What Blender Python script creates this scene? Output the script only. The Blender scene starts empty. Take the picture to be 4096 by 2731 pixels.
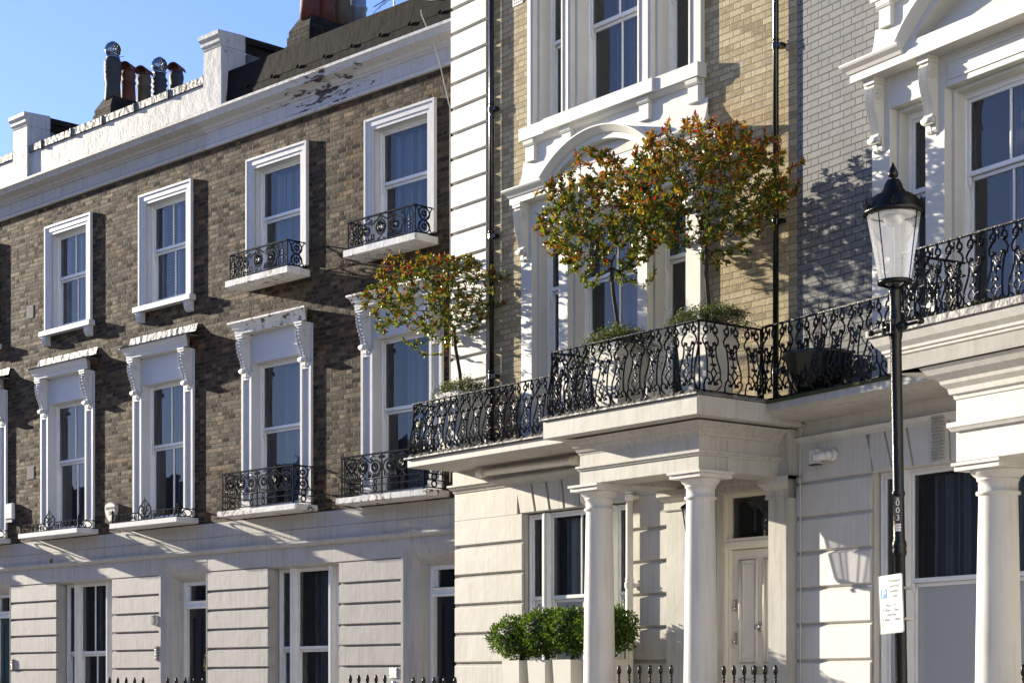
import bpy, math, random
from math import sin, cos, pi, radians, sqrt
from mathutils import Vector, Matrix
random.seed(7)
scene = bpy.context.scene
COL = scene.collection
# ---------------------------------------------------------------- camera
cam_d = bpy.data.cameras.new('camera'); cam = bpy.data.objects.new('camera', cam_d); COL.objects.link(cam)
cam.location = (0, 0, 1.6); cam.rotation_euler = (radians(90), 0, 0)
cam_d.sensor_width = 36.0; cam_d.lens = 7500/4096*36.0
cam_d.shift_y = 0.3344; cam_d.clip_start = 0.2; cam_d.clip_end = 3000
scene.camera = cam
# ---------------------------------------------------------------- world, sun, exposure
SUN_AZ, SUN_EL = -38.3, 14.0           # direction the light travels (deg from +X), elevation
wd = bpy.data.worlds.new("World"); scene.world = wd; wd.use_nodes = True
wn = wd.node_tree; bg = wn.nodes['Background']
sky = wn.nodes.new('ShaderNodeTexSky'); sky.sky_type = 'NISHITA'; sky.sun_disc = False
sky.sun_elevation = radians(SUN_EL)
tv = (cos(radians(SUN_AZ)), sin(radians(SUN_AZ)))
sky.sun_rotation = math.atan2(-tv[0], -tv[1])
sky.altitude = 20; sky.air_density = 1.0; sky.dust_density = 0.3; sky.ozone_density = 2.8
tint = wn.nodes.new('ShaderNodeMix'); tint.data_type = 'RGBA'; tint.blend_type = 'MULTIPLY'; tint.inputs[0].default_value = 1.0
tint.inputs[7].default_value = (.96, .96, 1.32, 1); wn.links.new(sky.outputs[0], tint.inputs[6]); wn.links.new(tint.outputs[2], bg.inputs[0]); bg.inputs[1].default_value = 0.08
sl = bpy.data.lights.new('sun', 'SUN'); sl.energy = 5.0; sl.angle = radians(0.53); sl.color = (1.0, 0.89, 0.70)
sun = bpy.data.objects.new('sun', sl); COL.objects.link(sun)
sd = Vector((tv[0]*cos(radians(SUN_EL)), tv[1]*cos(radians(SUN_EL)), -sin(radians(SUN_EL))))
sun.rotation_euler = sd.to_track_quat('-Z', 'Y').to_euler(); sun.location = (-20, 20, 20)
scene.view_settings.view_transform = 'Standard'; scene.view_settings.look = 'None'
scene.view_settings.gamma = 1.0; scene.view_settings.exposure = 1.38
scene.cycles.max_bounces = 6; scene.cycles.diffuse_bounces = 3; scene.cycles.transparent_max_bounces = 12
# ---------------------------------------------------------------- facade frames
class Frame:
    """facade frame: x along the facade to the right, -y out to the street, z up"""
    def __init__(s, ox, oy, vp, k=1.0, oz=0.0):
        n = math.hypot(vp, 7500.); s.e = Vector((-vp/n, -7500./n)); s.n = Vector((s.e.y, -s.e.x))
        if s.n.x*ox + s.n.y*oy > 0: s.n = -s.n
        s.o = Vector((ox, oy)); s.k = k      # k: terrace scaled up about the camera, pushed back so ledge shadow clears quoin
        s.m = Matrix(((s.e.x*k, -s.n.x*k, 0, ox), (s.e.y*k, -s.n.y*k, 0, oy), (0, 0, k, oz), (0, 0, 0, 1)))
    def w(s, x, d, z=0):
        p = s.o + s.e*x*s.k + s.n*d*s.k; return Vector((p.x, p.y, z))
FM = Frame(-0.76237, 24.86, -5768.)
FL = Frame(-0.6529, 25.3182, -7348., 1.0147, -0.0235)
FR = Frame(3.03257, 19.92552, -4498.)
# ---------------------------------------------------------------- object helpers
def setp(o, label=None, cat=None, group=None, kind=None):
    if label: o['label'] = label
    if cat: o['category'] = cat
    if group: o['group'] = group
    if kind: o['kind'] = kind
    return o
def thing(name, label, cat, mat=Matrix.Identity(4), group=None):
    o = bpy.data.objects.new(name, None); COL.objects.link(o); o.matrix_world = mat
    o.empty_display_size = 0.3
    return setp(o, label, cat, group)
def dup(o, parent=None, mat=None):
    c = o.copy(); COL.objects.link(c)
    if parent is not None: c.parent = parent; c.matrix_local = o.matrix_local
    if mat is not None: c.matrix_local = mat
    for ch in list(o.children): dup(ch, c)
    return c
class MB:
    def __init__(s): s.v = []; s.f = []; s.c = []; s.smooth = []
    def add(s, vs, fs, col=None, smooth=False):
        b = len(s.v); s.v += [tuple(v) for v in vs]
        for f in fs: s.f.append(tuple(i+b for i in f)); s.smooth.append(smooth)
        s.c += [col or (1, 1, 1, 1)]*len(vs)
    def box(s, x0, x1, d0, d1, z0, z1):
        """x range, outward distance range (d0 inner .. d1 outer), z range"""
        y0, y1 = -d1, -d0
        v = [(x0,y0,z0),(x1,y0,z0),(x1,y1,z0),(x0,y1,z0),(x0,y0,z1),(x1,y0,z1),(x1,y1,z1),(x0,y1,z1)]
        s.add(v, [(0,1,5,4),(1,2,6,5),(2,3,7,6),(3,0,4,7),(4,5,6,7),(3,2,1,0)])
        return s
    def prof(s, pts, x0, x1, mit0=False, mit1=False, base=0.0):
        """closed profile of (d,z) points extruded along x; mitred ends flare outwards with d"""
        n = len(pts)
        a = [((x0-(p[0]-base)) if mit0 else x0, -p[0], p[1]) for p in pts]
        b = [((x1+(p[0]-base)) if mit1 else x1, -p[0], p[1]) for p in pts]
        ar = sum(pts[i][0]*pts[(i+1)%n][1]-pts[(i+1)%n][0]*pts[i][1] for i in range(n))
        fs = []
        for i in range(n):
            j = (i+1) % n
            fs.append((i, i+n, j+n, j) if ar < 0 else (i, j, j+n, i+n))
        c0 = list(range(n)); c1 = [i+n for i in range(n)]
        if ar < 0: fs += [tuple(c0), tuple(reversed(c1))]
        else: fs += [tuple(reversed(c0)), tuple(c1)]
        s.add(a+b, fs); return s
    def poly(s, pts, d0, d1):
        """closed polygon of (x,z) points extruded in d"""
        n = len(pts); ar = sum(pts[i][0]*pts[(i+1)%n][1]-pts[(i+1)%n][0]*pts[i][1] for i in range(n))
        if ar < 0: pts = pts[::-1]
        v = [(p[0], -d1, p[1]) for p in pts]+[(p[0], -d0, p[1]) for p in pts]
        fs = [tuple(range(n)), tuple(reversed([i+n for i in range(n)]))]
        fs += [(i, i+n, (i+1) % n+n, (i+1) % n) for i in range(n)]
        s.add(v, fs); return s
    def tube(s, path, r, n=5, closed=False, col=None, r1=None, cap=True):
        P = [Vector(p) for p in path]; m = len(P)
        if m < 2: return s
        vs = []; up = None
        for i, p in enumerate(P):
            if closed: t = (P[(i+1) % m]-P[i-1])
            else: t = (P[min(i+1, m-1)]-P[max(i-1, 0)])
            if t.length < 1e-9: t = Vector((0, 0, 1))
            t.normalize()
            if up is None:
                a = Vector((0, 1, 0)) if abs(t.y) < .9 else Vector((1, 0, 0)); up = t.cross(a).normalized()
            else:
                up = (up-t*up.dot(t))
                if up.length < 1e-6: up = t.orthogonal()
                up.normalize()
            w = t.cross(up)
            rr = r if r1 is None else r+(r1-r)*i/(m-1)
            for k in range(n):
                an = 2*pi*(k+.5)/n; vs.append(p+up*(cos(an)*rr)+w*(sin(an)*rr))
        fs = []
        for i in range(m if closed else m-1):
            j = (i+1) % m
            for k in range(n):
                l = (k+1) % n; fs.append((i*n+k, i*n+l, j*n+l, j*n+k))
        if cap and not closed: fs += [tuple(reversed(range(n))), tuple((m-1)*n+k for k in range(n))]
        s.add(vs, fs, col, smooth=(n > 5)); return s
    def lathe(s, prof, cx=0, d=0, n=20, smooth=True):
        vs = []
        for r, z in prof:
            for k in range(n):
                a = 2*pi*k/n; vs.append((cx+r*cos(a), -d+r*sin(a), z))
        m = len(prof); fs = []
        for i in range(m-1):
            for k in range(n):
                l = (k+1) % n; fs.append((i*n+k, i*n+l, (i+1)*n+l, (i+1)*n+k))
        fs += [tuple(reversed(range(n))), tuple((m-1)*n+k for k in range(n))]
        s.add(vs, fs, smooth=smooth); return s
    def wall(s, x0, x1, z0, z1, holes, d=0.0, depth=0.35):
        xs = sorted({x0, x1}|{h[0] for h in holes}|{h[1] for h in holes}); zs = sorted({z0, z1}|{h[2] for h in holes}|{h[3] for h in holes})
        for i in range(len(xs)-1):
            for j in range(len(zs)-1):
                mx, mz = (xs[i]+xs[i+1])/2, (zs[j]+zs[j+1])/2
                if any(h[0] < mx < h[1] and h[2] < mz < h[3] for h in holes): continue
                s.add([(xs[i],-d,zs[j]),(xs[i+1],-d,zs[j]),(xs[i+1],-d,zs[j+1]),(xs[i],-d,zs[j+1])], [(0,1,2,3)])
        for h in holes:
            a, b, c, e = h; y0, y1 = -d, -d+depth
            s.add([(a,y0,c),(a,y1,c),(a,y1,e),(a,y0,e)], [(0,1,2,3)][0:1])
            s.add([(b,y0,c),(b,y0,e),(b,y1,e),(b,y1,c)], [(0,1,2,3)])
            s.add([(a,y0,e),(a,y1,e),(b,y1,e),(b,y0,e)], [(0,1,2,3)])
            s.add([(a,y0,c),(b,y0,c),(b,y1,c),(a,y1,c)], [(0,1,2,3)])
        return s
    def poly1(s, x0, x1, d, z0, z1):
        s.add([(x0,-d,z0),(x1,-d,z0),(x1,-d,z1),(x0,-d,z1)], [(0,1,2,3)]); return s
    def build(s, name, mat, parent=None, bevel=0, colattr=False, label=None):
        me = bpy.data.meshes.new(name); me.from_pydata(s.v, [], s.f); me.update()
        if colattr:
            ca = me.color_attributes.new('col', 'FLOAT_COLOR', 'POINT')
            flat = [x for c in s.c for x in c]; ca.data.foreach_set('color', flat)
        me.polygons.foreach_set('use_smooth', s.smooth)
        if mat: me.materials.append(mat)
        o = bpy.data.objects.new(name, me); COL.objects.link(o)
        if parent is not None: o.parent = parent
        if bevel:
            b = o.modifiers.new('bev', 'BEVEL'); b.width = bevel; b.segments = 1; b.limit_method = 'ANGLE'; b.angle_limit = radians(40)
        if label: o['label'] = label
        return o
def group_transform(mb, start, M):
    for i in range(start, len(mb.v)): mb.v[i] = tuple(M @ Vector(mb.v[i]))
# ---------------------------------------------------------------- materials
class NT:
    def __init__(s, name):
        s.m = bpy.data.materials.new(name); s.m.use_nodes = True; s.t = s.m.node_tree; s.t.nodes.clear()
        s.out = s.t.nodes.new('ShaderNodeOutputMaterial')
    def n(s, typ, **kw):
        nd = s.t.nodes.new(typ)
        for k, v in kw.items():
            if k.startswith('i_'):
                key = k[2:]; key = int(key) if key.isdigit() else key
                s.set(nd.inputs[key], v)
            else: setattr(nd, k, v)
        return nd
    def set(s, inp, v):
        if isinstance(v, bpy.types.NodeSocket): s.t.links.new(v, inp)
        elif isinstance(v, bpy.types.Node): s.t.links.new(v.outputs[0], inp)
        else: inp.default_value = v
    def math(s, op, a, b=0.0, c=0.0):
        nd = s.t.nodes.new('ShaderNodeMath'); nd.operation = op
        s.set(nd.inputs[0], a); s.set(nd.inputs[1], b)
        if op in ('MULTIPLY_ADD', 'SMOOTH_MIN', 'COMPARE'): s.set(nd.inputs[2], c)
        return nd.outputs[0]
    def mix(s, fac, a, b, typ='MIX'):
        nd = s.t.nodes.new('ShaderNodeMix'); nd.data_type = 'RGBA'; nd.blend_type = typ
        s.set(nd.inputs[0], fac); s.set(nd.inputs[6], a); s.set(nd.inputs[7], b); return nd.outputs[2]
    def maprange(s, v, a, b, c=0.0, d=1.0, smooth=False):
        nd = s.t.nodes.new('ShaderNodeMapRange'); nd.interpolation_type = 'SMOOTHSTEP' if smooth else 'LINEAR'
        for i, x in enumerate((v, a, b, c, d)): s.set(nd.inputs[i], x)
        return nd.outputs[0]
    def coord(s, scale=(1, 1, 1), src='Object'):
        tc = s.t.nodes.new('ShaderNodeTexCoord'); mp = s.t.nodes.new('ShaderNodeMapping'); mp.inputs['Scale'].default_value = scale
        s.t.links.new(tc.outputs[src], mp.inputs[0]); return mp.outputs[0]
    def noise(s, vec, scale, detail=4, rough=.55):
        nd = s.t.nodes.new('ShaderNodeTexNoise'); s.set(nd.inputs['Vector'], vec)
        nd.inputs['Scale'].default_value = scale; nd.inputs['Detail'].default_value = detail; nd.inputs['Roughness'].default_value = rough
        return nd.outputs[0]
    def bump(s, h, strength=1.0, dist=0.01, normal=None):
        nd = s.t.nodes.new('ShaderNodeBump'); nd.inputs['Strength'].default_value = strength; nd.inputs['Distance'].default_value = dist
        s.set(nd.inputs['Height'], h)
        if normal is not None: s.set(nd.inputs['Normal'], normal)
        return nd.outputs[0]
    def principled(s, color, rough=.7, normal=None, metal=0.0, spec=.4, coat=0.0):
        p = s.t.nodes.new('ShaderNodeBsdfPrincipled')
        s.set(p.inputs['Base Color'], color); s.set(p.inputs['Roughness'], rough); p.inputs['Metallic'].default_value = metal
        p.inputs['Specular IOR Level'].default_value = spec; p.inputs['Coat Weight'].default_value = coat
        if normal is not None: s.set(p.inputs['Normal'], normal)
        return p
    def finish(s, sh):
        s.t.links.new(sh.outputs[0] if isinstance(sh, bpy.types.Node) else sh, s.out.inputs[0]); return s.m
def C(r, g, b): return (r, g, b, 1.0)

def brick_mat(name, cols, mortar, bump=1.0, patch=None, paint=None, jitter=.5, tilt=.8, R=.0765, W=.345):
    t = NT(name); co = t.coord()
    sep = t.n('ShaderNodeSeparateXYZ', i_0=co)
    wob = t.noise(co, 9.0, 3); wob2 = t.noise(t.coord((1.3, 1, 1.7)), 14.0, 3)
    u = t.math('ADD', t.math('ADD', sep.outputs[0], t.math('MULTIPLY', sep.outputs[1], -1.0)), t.math('MULTIPLY_ADD', wob, .018, -.009))
    v = t.math('ADD', sep.outputs[2], t.math('MULTIPLY_ADD', wob2, .014, -.007))
    row = t.math('FLOOR', t.math('DIVIDE', v, R)); fv = t.math('SUBTRACT', v, t.math('MULTIPLY', row, R))
    par = t.math('FLOORED_MODULO', row, 2.0)
    u2 = t.math('ADD', u, t.math('MULTIPLY', par, W/2))
    cell = t.math('FLOOR', t.math('DIVIDE', u2, W)); fu = t.math('SUBTRACT', u2, t.math('MULTIPLY', cell, W))
    hd = t.math('GREATER_THAN', fu, W*2/3)
    lu = t.math('SUBTRACT', fu, t.math('MULTIPLY', hd, W*2/3)); w = t.math('SUBTRACT', W*2/3, t.math('MULTIPLY', hd, W/3))
    du = t.math('MINIMUM', lu, t.math('SUBTRACT', w, lu)); dv = t.math('MINIMUM', fv, t.math('SUBTRACT', R, fv))
    dist = t.math('MINIMUM', du, dv)
    face = t.maprange(dist, .0035, .0085, smooth=True)
    idv = t.n('ShaderNodeCombineXYZ', i_0=t.math('ADD', t.math('MULTIPLY', cell, 2.0), hd), i_1=row, i_2=0.5)
    wn_ = t.n('ShaderNodeTexWhiteNoise'); t.set(wn_.inputs['Vector'], idv.outputs[0])
    rnd = wn_.outputs[0]; rs = t.n('ShaderNodeSeparateColor', i_0=wn_.outputs[1])
    fine = t.noise(co, 60.0, 5, .65); med = t.noise(co, 14.0, 4, .6); big = t.noise(co, 1.1, 3, .5)
    rp = t.n('ShaderNodeValToRGB'); el = rp.color_ramp.elements
    el[0].position = 0; el[0].color = cols[0]; el[1].position = 1; el[1].color = cols[-1]
    for i, c in enumerate(cols[1:-1]): e = el.new((i+1)/(len(cols)-1)); e.color = c
    t.set(rp.inputs[0], t.math('ADD', t.math('MULTIPLY', rnd, .75), t.math('MULTIPLY_ADD', med, .6, -.17)))
    col = rp.outputs[0]
    if patch: col = t.mix(t.maprange(big, .5, .68, smooth=True), col, t.mix(1.0, col, patch, 'MULTIPLY'))
    col = t.mix(t.math('MULTIPLY', t.maprange(fine, .38, .68), .7), col, t.mix(1.0, col, C(.38, .36, .35), 'MULTIPLY'))
    col = t.mix(face, mortar, col)
    if paint:
        col = t.mix(t.maprange(t.noise(co, 3.0, 5), .3, .8), paint, t.mix(1.0, paint, C(.82, .82, .82), 'MULTIPLY'))
        col = t.mix(face, t.mix(1.0, col, C(.5, .5, .5), 'MULTIPLY'), col)
    tl = t.math('MULTIPLY', t.math('SUBTRACT', rs.outputs[1], .45), t.math('DIVIDE', t.math('SUBTRACT', lu, .08), .1))
    h = t.math('ADD', face, t.math('MULTIPLY', t.math('MULTIPLY', tl, face), tilt))
    h = t.math('ADD', h, t.math('ADD', t.math('MULTIPLY', med, .55), t.math('MULTIPLY', fine, .45)))
    h = t.math('ADD', h, t.math('MULTIPLY', rs.outputs[0], jitter))
    nm = t.bump(h, 1.0, .0065*bump)
    return t.finish(t.principled(col, .85, nm, spec=.25))

def stucco_mat(name, col, dirt=.25, bumpd=.004, streak=True, peel=None, rough=.6, spots=None):
    t = NT(name); co = t.coord()
    a = t.noise(co, 2.2, 5, .6); b = t.noise(co, 30.0, 4, .6); st = t.noise(t.coord((5.0, 5.0, .35)), 3.5, 5, .6)
    c = t.mix(t.math('MULTIPLY', t.maprange(a, .35, .75), dirt), col, t.mix(1.0, col, C(.74, .72, .67), 'MULTIPLY'))
    if streak: c = t.mix(t.math('MULTIPLY', t.maprange(st, .48, .8), dirt*1.5), c, t.mix(1.0, col, C(.60, .58, .54), 'MULTIPLY'))
    h = t.math('ADD', t.math('MULTIPLY', a, 2.0), t.math('ADD', t.math('MULTIPLY', b, .35), t.math('MULTIPLY', t.noise(co, 8.0, 4, .5), 1.0)))
    if peel:
        pn = t.noise(co, 9.0, 6, .7); pm = t.noise(co, .9, 3, .5)
        m = t.math('MULTIPLY', t.maprange(pn, peel[0], peel[0]+.02), t.maprange(pm, peel[1], peel[1]+.05))
        c = t.mix(m, c, C(.10, .07, .06)); h = t.math('SUBTRACT', h, t.math('MULTIPLY', m, 1.2))
    if spots:   # weathered patch round one place of the cornice
        sv = t.n('ShaderNodeVectorMath', operation='DISTANCE'); t.set(sv.inputs[0], t.coord((.55, 0, 1.6)))
        sv.inputs[1].default_value = (spots[0]*.55, 0, spots[1]*1.6)
        pn = t.noise(t.coord((.5, 1, 2.2)), 7.0, 6, .75)
        m = t.math('GREATER_THAN', t.math('SUBTRACT', pn, t.math('MULTIPLY', sv.outputs['Value'], .26)), .47)
        c = t.mix(m, c, C(.055, .035, .04)); h = t.math('SUBTRACT', h, t.math('MULTIPLY', m, 2.0))
    return t.finish(t.principled(c, rough, t.bump(h, 1.0, bumpd), spec=.35))
def plain_mat(name, col, rough=.5, metal=0.0, spec=.5, bumpd=0.0, bscale=20.0, var=0.0, coat=0.0):
    t = NT(name); co = t.coord(); nm = None; c = col
    if bumpd: nm = t.bump(t.noise(co, bscale, 4), 1.0, bumpd)
    if var: c = t.mix(t.maprange(t.noise(co, bscale*.4, 5, .6), .35, .7), col, t.mix(1.0, col, C(1-var, 1-var, 1-var), 'MULTIPLY'))
    return t.finish(t.principled(c, rough, nm, metal, spec, coat))
def glass_mat(name, tint=.92, dirt=.03):
    t = NT(name); fr = t.n('ShaderNodeFresnel', i_IOR=1.52)
    wob = t.bump(t.noise(t.coord(), 1.6, 2), 1.0, .004)
    gl = t.n('ShaderNodeBsdfGlossy', i_Roughness=0.015, i_Color=C(1, 1, 1)); t.set(gl.inputs['Normal'], wob)
    tr = t.n('ShaderNodeBsdfTransparent', i_Color=C(tint, tint, tint)); df = t.n('ShaderNodeBsdfDiffuse', i_Color=C(.6, .62, .62))
    m0 = t.n('ShaderNodeMixShader', i_0=dirt); t.set(m0.inputs[1], tr); t.set(m0.inputs[2], df)
    m = t.n('ShaderNodeMixShader'); t.set(m.inputs[0], t.math('MULTIPLY', fr.outputs[0], 1.1)); t.set(m.inputs[1], m0); t.set(m.inputs[2], gl)
    return t.finish(m)
def leaf_mat(name, rough=.35, trans=.45, spec=.5):
    t = NT(name); at = t.n('ShaderNodeVertexColor', layer_name='col')
    p = t.principled(at.outputs[0], rough, spec=spec); tr = t.n('ShaderNodeBsdfTranslucent'); t.set(tr.inputs[0], t.mix(1.0, at.outputs[0], C(1.0, .95, .45), 'MULTIPLY'))
    add = t.n('ShaderNodeMixShader', i_0=trans); t.set(add.inputs[1], p); t.set(add.inputs[2], tr)
    return t.finish(add)
M = {}
M['brick_brown'] = brick_mat('brown_brick', [C(.012,.009,.007), C(.030,.021,.014), C(.060,.041,.025), C(.11,.075,.042), C(.24,.17,.10)], C(.115,.085,.05), 2.6, patch=C(1.15,.80,.62), tilt=1.5, jitter=1.0, R=.069, W=.312)
M['brick_yellow'] = brick_mat('yellow_brick', [C(.24,.19,.105), C(.38,.31,.18), C(.47,.395,.235), C(.53,.455,.29), C(.34,.29,.21)], C(.30,.25,.165), 1.3, patch=C(.95,.84,.74), tilt=.7, jitter=.5, R=.074, W=.336)
M['brick_grey'] = brick_mat('grey_painted_brick', [C(.2,.2,.2), C(.3,.3,.3)], C(.16,.16,.16), 1.0, paint=C(.20,.203,.205), tilt=.4, jitter=.35)
M['brick_dark'] = brick_mat('sooty_brick', [C(.006,.005,.004), C(.018,.014,.010), C(.05,.036,.022)], C(.02,.016,.012), 1.3)
M['stucco_grey'] = stucco_mat('pale_stucco', C(.42,.41,.395), .6, .002)
M['stucco_cream'] = stucco_mat('cream_stucco', C(.44,.43,.395), .6, .002)
M['stucco_white'] = stucco_mat('white_stucco', C(.56,.55,.52), .35, .002)
M['stucco_old'] = stucco_mat('weathered_stucco', C(.50,.50,.49), .6, .006, peel=(.62, .52))
M['cornice_old'] = stucco_mat('peeling_cornice', C(.50,.50,.51), .35, .005, spots=(-2.9, 10.14))
M['trim'] = stucco_mat('white_trim', C(.54,.55,.57), .25, .0015, streak=False, rough=.5)
M['trim_cream'] = stucco_mat('cream_trim', C(.56,.555,.52), .25, .0015, streak=False, rough=.5)
M['trim_old'] = stucco_mat('flaking_trim', C(.70,.70,.68), .5, .006, peel=(.56, .45))
M['paint'] = plain_mat('white_gloss_paint', C(.74,.75,.74), .32, bumpd=.001, var=.08)
M['paint_cream'] = plain_mat('cream_door_paint', C(.70,.665,.57), .35, bumpd=.001, var=.05)
M['lead'] = plain_mat('weathered_lead', C(.17,.175,.18), .6, .1, bumpd=.03, bscale=9, var=.75)
M['slate'] = plain_mat('black_slate', C(.010,.008,.008), .85, spec=.15, bumpd=.008, bscale=6, var=.5)
def iron():
    t = NT('black_iron'); nm = t.bump(t.noise(t.coord(), 70, 3), 1.0, .003)
    d = t.n('ShaderNodeBsdfDiffuse', i_Color=C(.004, .004, .005)); g = t.n('ShaderNodeBsdfGlossy', i_Roughness=.24, i_Color=C(.9, .9, .9)); t.set(g.inputs['Normal'], nm)
    m = t.n('ShaderNodeMixShader', i_0=.032); t.set(m.inputs[1], d); t.set(m.inputs[2], g); return t.finish(m)
M['iron'] = iron()
M['pipe_black'] = plain_mat('black_pipe', C(.006,.007,.009), .2, spec=.5, bumpd=.001, bscale=30)
M['pipe_white'] = plain_mat('white_pipe', C(.70,.68,.60), .4, bumpd=.001, var=.1)
M['glass'] = glass_mat('window_glass'); M['glass_dusty'] = glass_mat('dusty_glass', .85, .07)
def sheer(name, col, op):
    t = NT(name); df = t.n('ShaderNodeBsdfDiffuse', i_Color=col); tl = t.n('ShaderNodeBsdfTranslucent', i_Color=col); tr = t.n('ShaderNodeBsdfTransparent')
    a = t.n('ShaderNodeMixShader', i_0=.35); t.set(a.inputs[1], df); t.set(a.inputs[2], tl)
    lw = t.n('ShaderNodeLayerWeight', i_Blend=.5); b = t.n('ShaderNodeMixShader'); t.set(b.inputs[0], t.maprange(lw.outputs['Facing'], .0, .85, op, 1.0)); t.set(b.inputs[1], tr); t.set(b.inputs[2], a)
    return t.finish(b)
M['curtain'] = sheer('net_curtain', C(.72,.86,.97), .30); M['curtain_dark'] = sheer('dim_curtain', C(.50,.57,.64), .25)
M['glass_frost'] = glass_mat('frosted_glass', .8, .62)
M['blind'] = plain_mat('slatted_blind', C(.60,.66,.72), .7)
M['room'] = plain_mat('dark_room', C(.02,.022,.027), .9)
M['door_black'] = plain_mat('black_door_paint', C(.010,.012,.018), .3, coat=.2)
M['door_teal'] = plain_mat('teal_door_paint', C(.02,.06,.075), .3)
M['brass'] = plain_mat('brass', C(.45,.33,.14), .3, 1.0)
M['chrome'] = plain_mat('chrome', C(.6,.6,.6), .15, 1.0)
M['steel'] = plain_mat('steel_panel', C(.35,.35,.34), .35, .8, var=.3)
M['pot_red'] = plain_mat('red_clay', C(.16,.045,.025), .75, bumpd=.004, var=.4, bscale=8)
M['pot_buff'] = plain_mat('buff_clay', C(.16,.11,.06), .75, bumpd=.004, var=.6, bscale=8)
M['pot_dark'] = plain_mat('sooty_clay', C(.055,.05,.05), .7, bumpd=.004, var=.5, bscale=8)
M['zinc'] = plain_mat('zinc_cowl', C(.28,.29,.31), .25, .9)
M['grey_metal'] = plain_mat('grey_metal_flue', C(.30,.33,.38), .45, .4)
M['moss'] = plain_mat('moss', C(.05,.06,.02), .95, bumpd=.01, bscale=30, var=.5)
M['bark'] = plain_mat('bark', C(.028,.020,.014), .85, bumpd=.004, bscale=40, var=.4)
M['leaf_ph'] = leaf_mat('photinia_leaf', .30, .5); M['leaf_bx'] = leaf_mat('box_leaf', .5, .35, .3); M['leaf_tr'] = leaf_mat('trailing_leaf', .5, .4)
M['planter'] = plain_mat('white_planter', C(.52,.51,.46), .5, bumpd=.001, var=.06)
M['dark_pot'] = plain_mat('dark_glazed_pot', C(.012,.014,.008), .25, coat=.3)
M['plastic'] = plain_mat('white_plastic', C(.62,.62,.60), .4)
M['blue_plastic'] = plain_mat('blue_plastic', C(.02,.05,.14), .4)
M['black'] = plain_mat('matt_black', C(.015,.015,.015), .6)
M['asphalt'] = plain_mat('asphalt', C(.22,.21,.195), .9, bumpd=.01, bscale=60, var=.3)
M['paving'] = plain_mat('paving', C(.52,.48,.42), .85, bumpd=.006, bscale=20, var=.25)
M['kerb'] = plain_mat('granite_kerb', C(.25,.25,.25), .8, bumpd=.004, bscale=40, var=.2)
M['sign_white'] = plain_mat('sign_white', C(.80,.80,.80), .4, var=.03)
M['sign_blue'] = plain_mat('sign_blue', C(.02,.16,.50), .4); M['sign_black'] = plain_mat('sign_black', C(.02,.02,.02), .5)
M['orange'] = plain_mat('orange_sticker', C(.8,.28,.03), .5)
M['cable'] = plain_mat('white_cable', C(.6,.58,.5), .5)
def lampglass():
    t = NT('lantern_glass'); gl = t.n('ShaderNodeBsdfGlossy', i_Roughness=.05); tr = t.n('ShaderNodeBsdfTransparent', i_Color=C(.96,.97,1))
    df = t.n('ShaderNodeBsdfDiffuse', i_Color=C(.85,.87,.9)); tl = t.n('ShaderNodeBsdfTranslucent', i_Color=C(.9,.92,.95))
    fr = t.n('ShaderNodeLayerWeight', i_Blend=.35)
    a = t.n('ShaderNodeMixShader', i_0=.5); t.set(a.inputs[1], df); t.set(a.inputs[2], tl)
    b = t.n('ShaderNodeMixShader', i_0=.24); t.set(b.inputs[1], tr); t.set(b.inputs[2], a)
    c = t.n('ShaderNodeMixShader'); t.set(c.inputs[0], t.math('MULTIPLY', fr.outputs[0], .5)); t.set(c.inputs[1], b); t.set(c.inputs[2], gl)
    return t.finish(c)
M['lamp_glass'] = lampglass()
# ---------------------------------------------------------------- shared builders
def text_obj(name, s, size, mat, parent, x, d, z, align='CENTER', thick=.001, sx=1.0, label=None):
    cu = bpy.data.curves.new(name, 'FONT'); cu.body = s; cu.size = size; cu.align_x = align; cu.extrude = thick
    tmp = bpy.data.objects.new('tmp_text', cu); COL.objects.link(tmp)
    me = bpy.data.meshes.new_from_object(tmp.evaluated_get(bpy.context.evaluated_depsgraph_get()))
    bpy.data.objects.remove(tmp); bpy.data.curves.remove(cu)
    R = Matrix.Translation((x, -d, z)) @ Matrix.Rotation(pi/2, 4, 'X') @ Matrix.Diagonal((sx, 1, 1, 1))
    me.transform(R); me.name = name; me.materials.clear(); me.materials.append(mat)
    o = bpy.data.objects.new(name, me); COL.objects.link(o); o.parent = parent
    if label: o['label'] = label
    return o
def spiral(cx, cz, r0, r1, a0, turns, n=14):
    return [(cx+(r0+(r1-r0)*i/n)*cos(a0+2*pi*turns*i/n), cz+(r0+(r1-r0)*i/n)*sin(a0+2*pi*turns*i/n)) for i in range(n+1)]
def flat(pts, d): return [(p[0], -d, p[1]) for p in pts]
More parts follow.
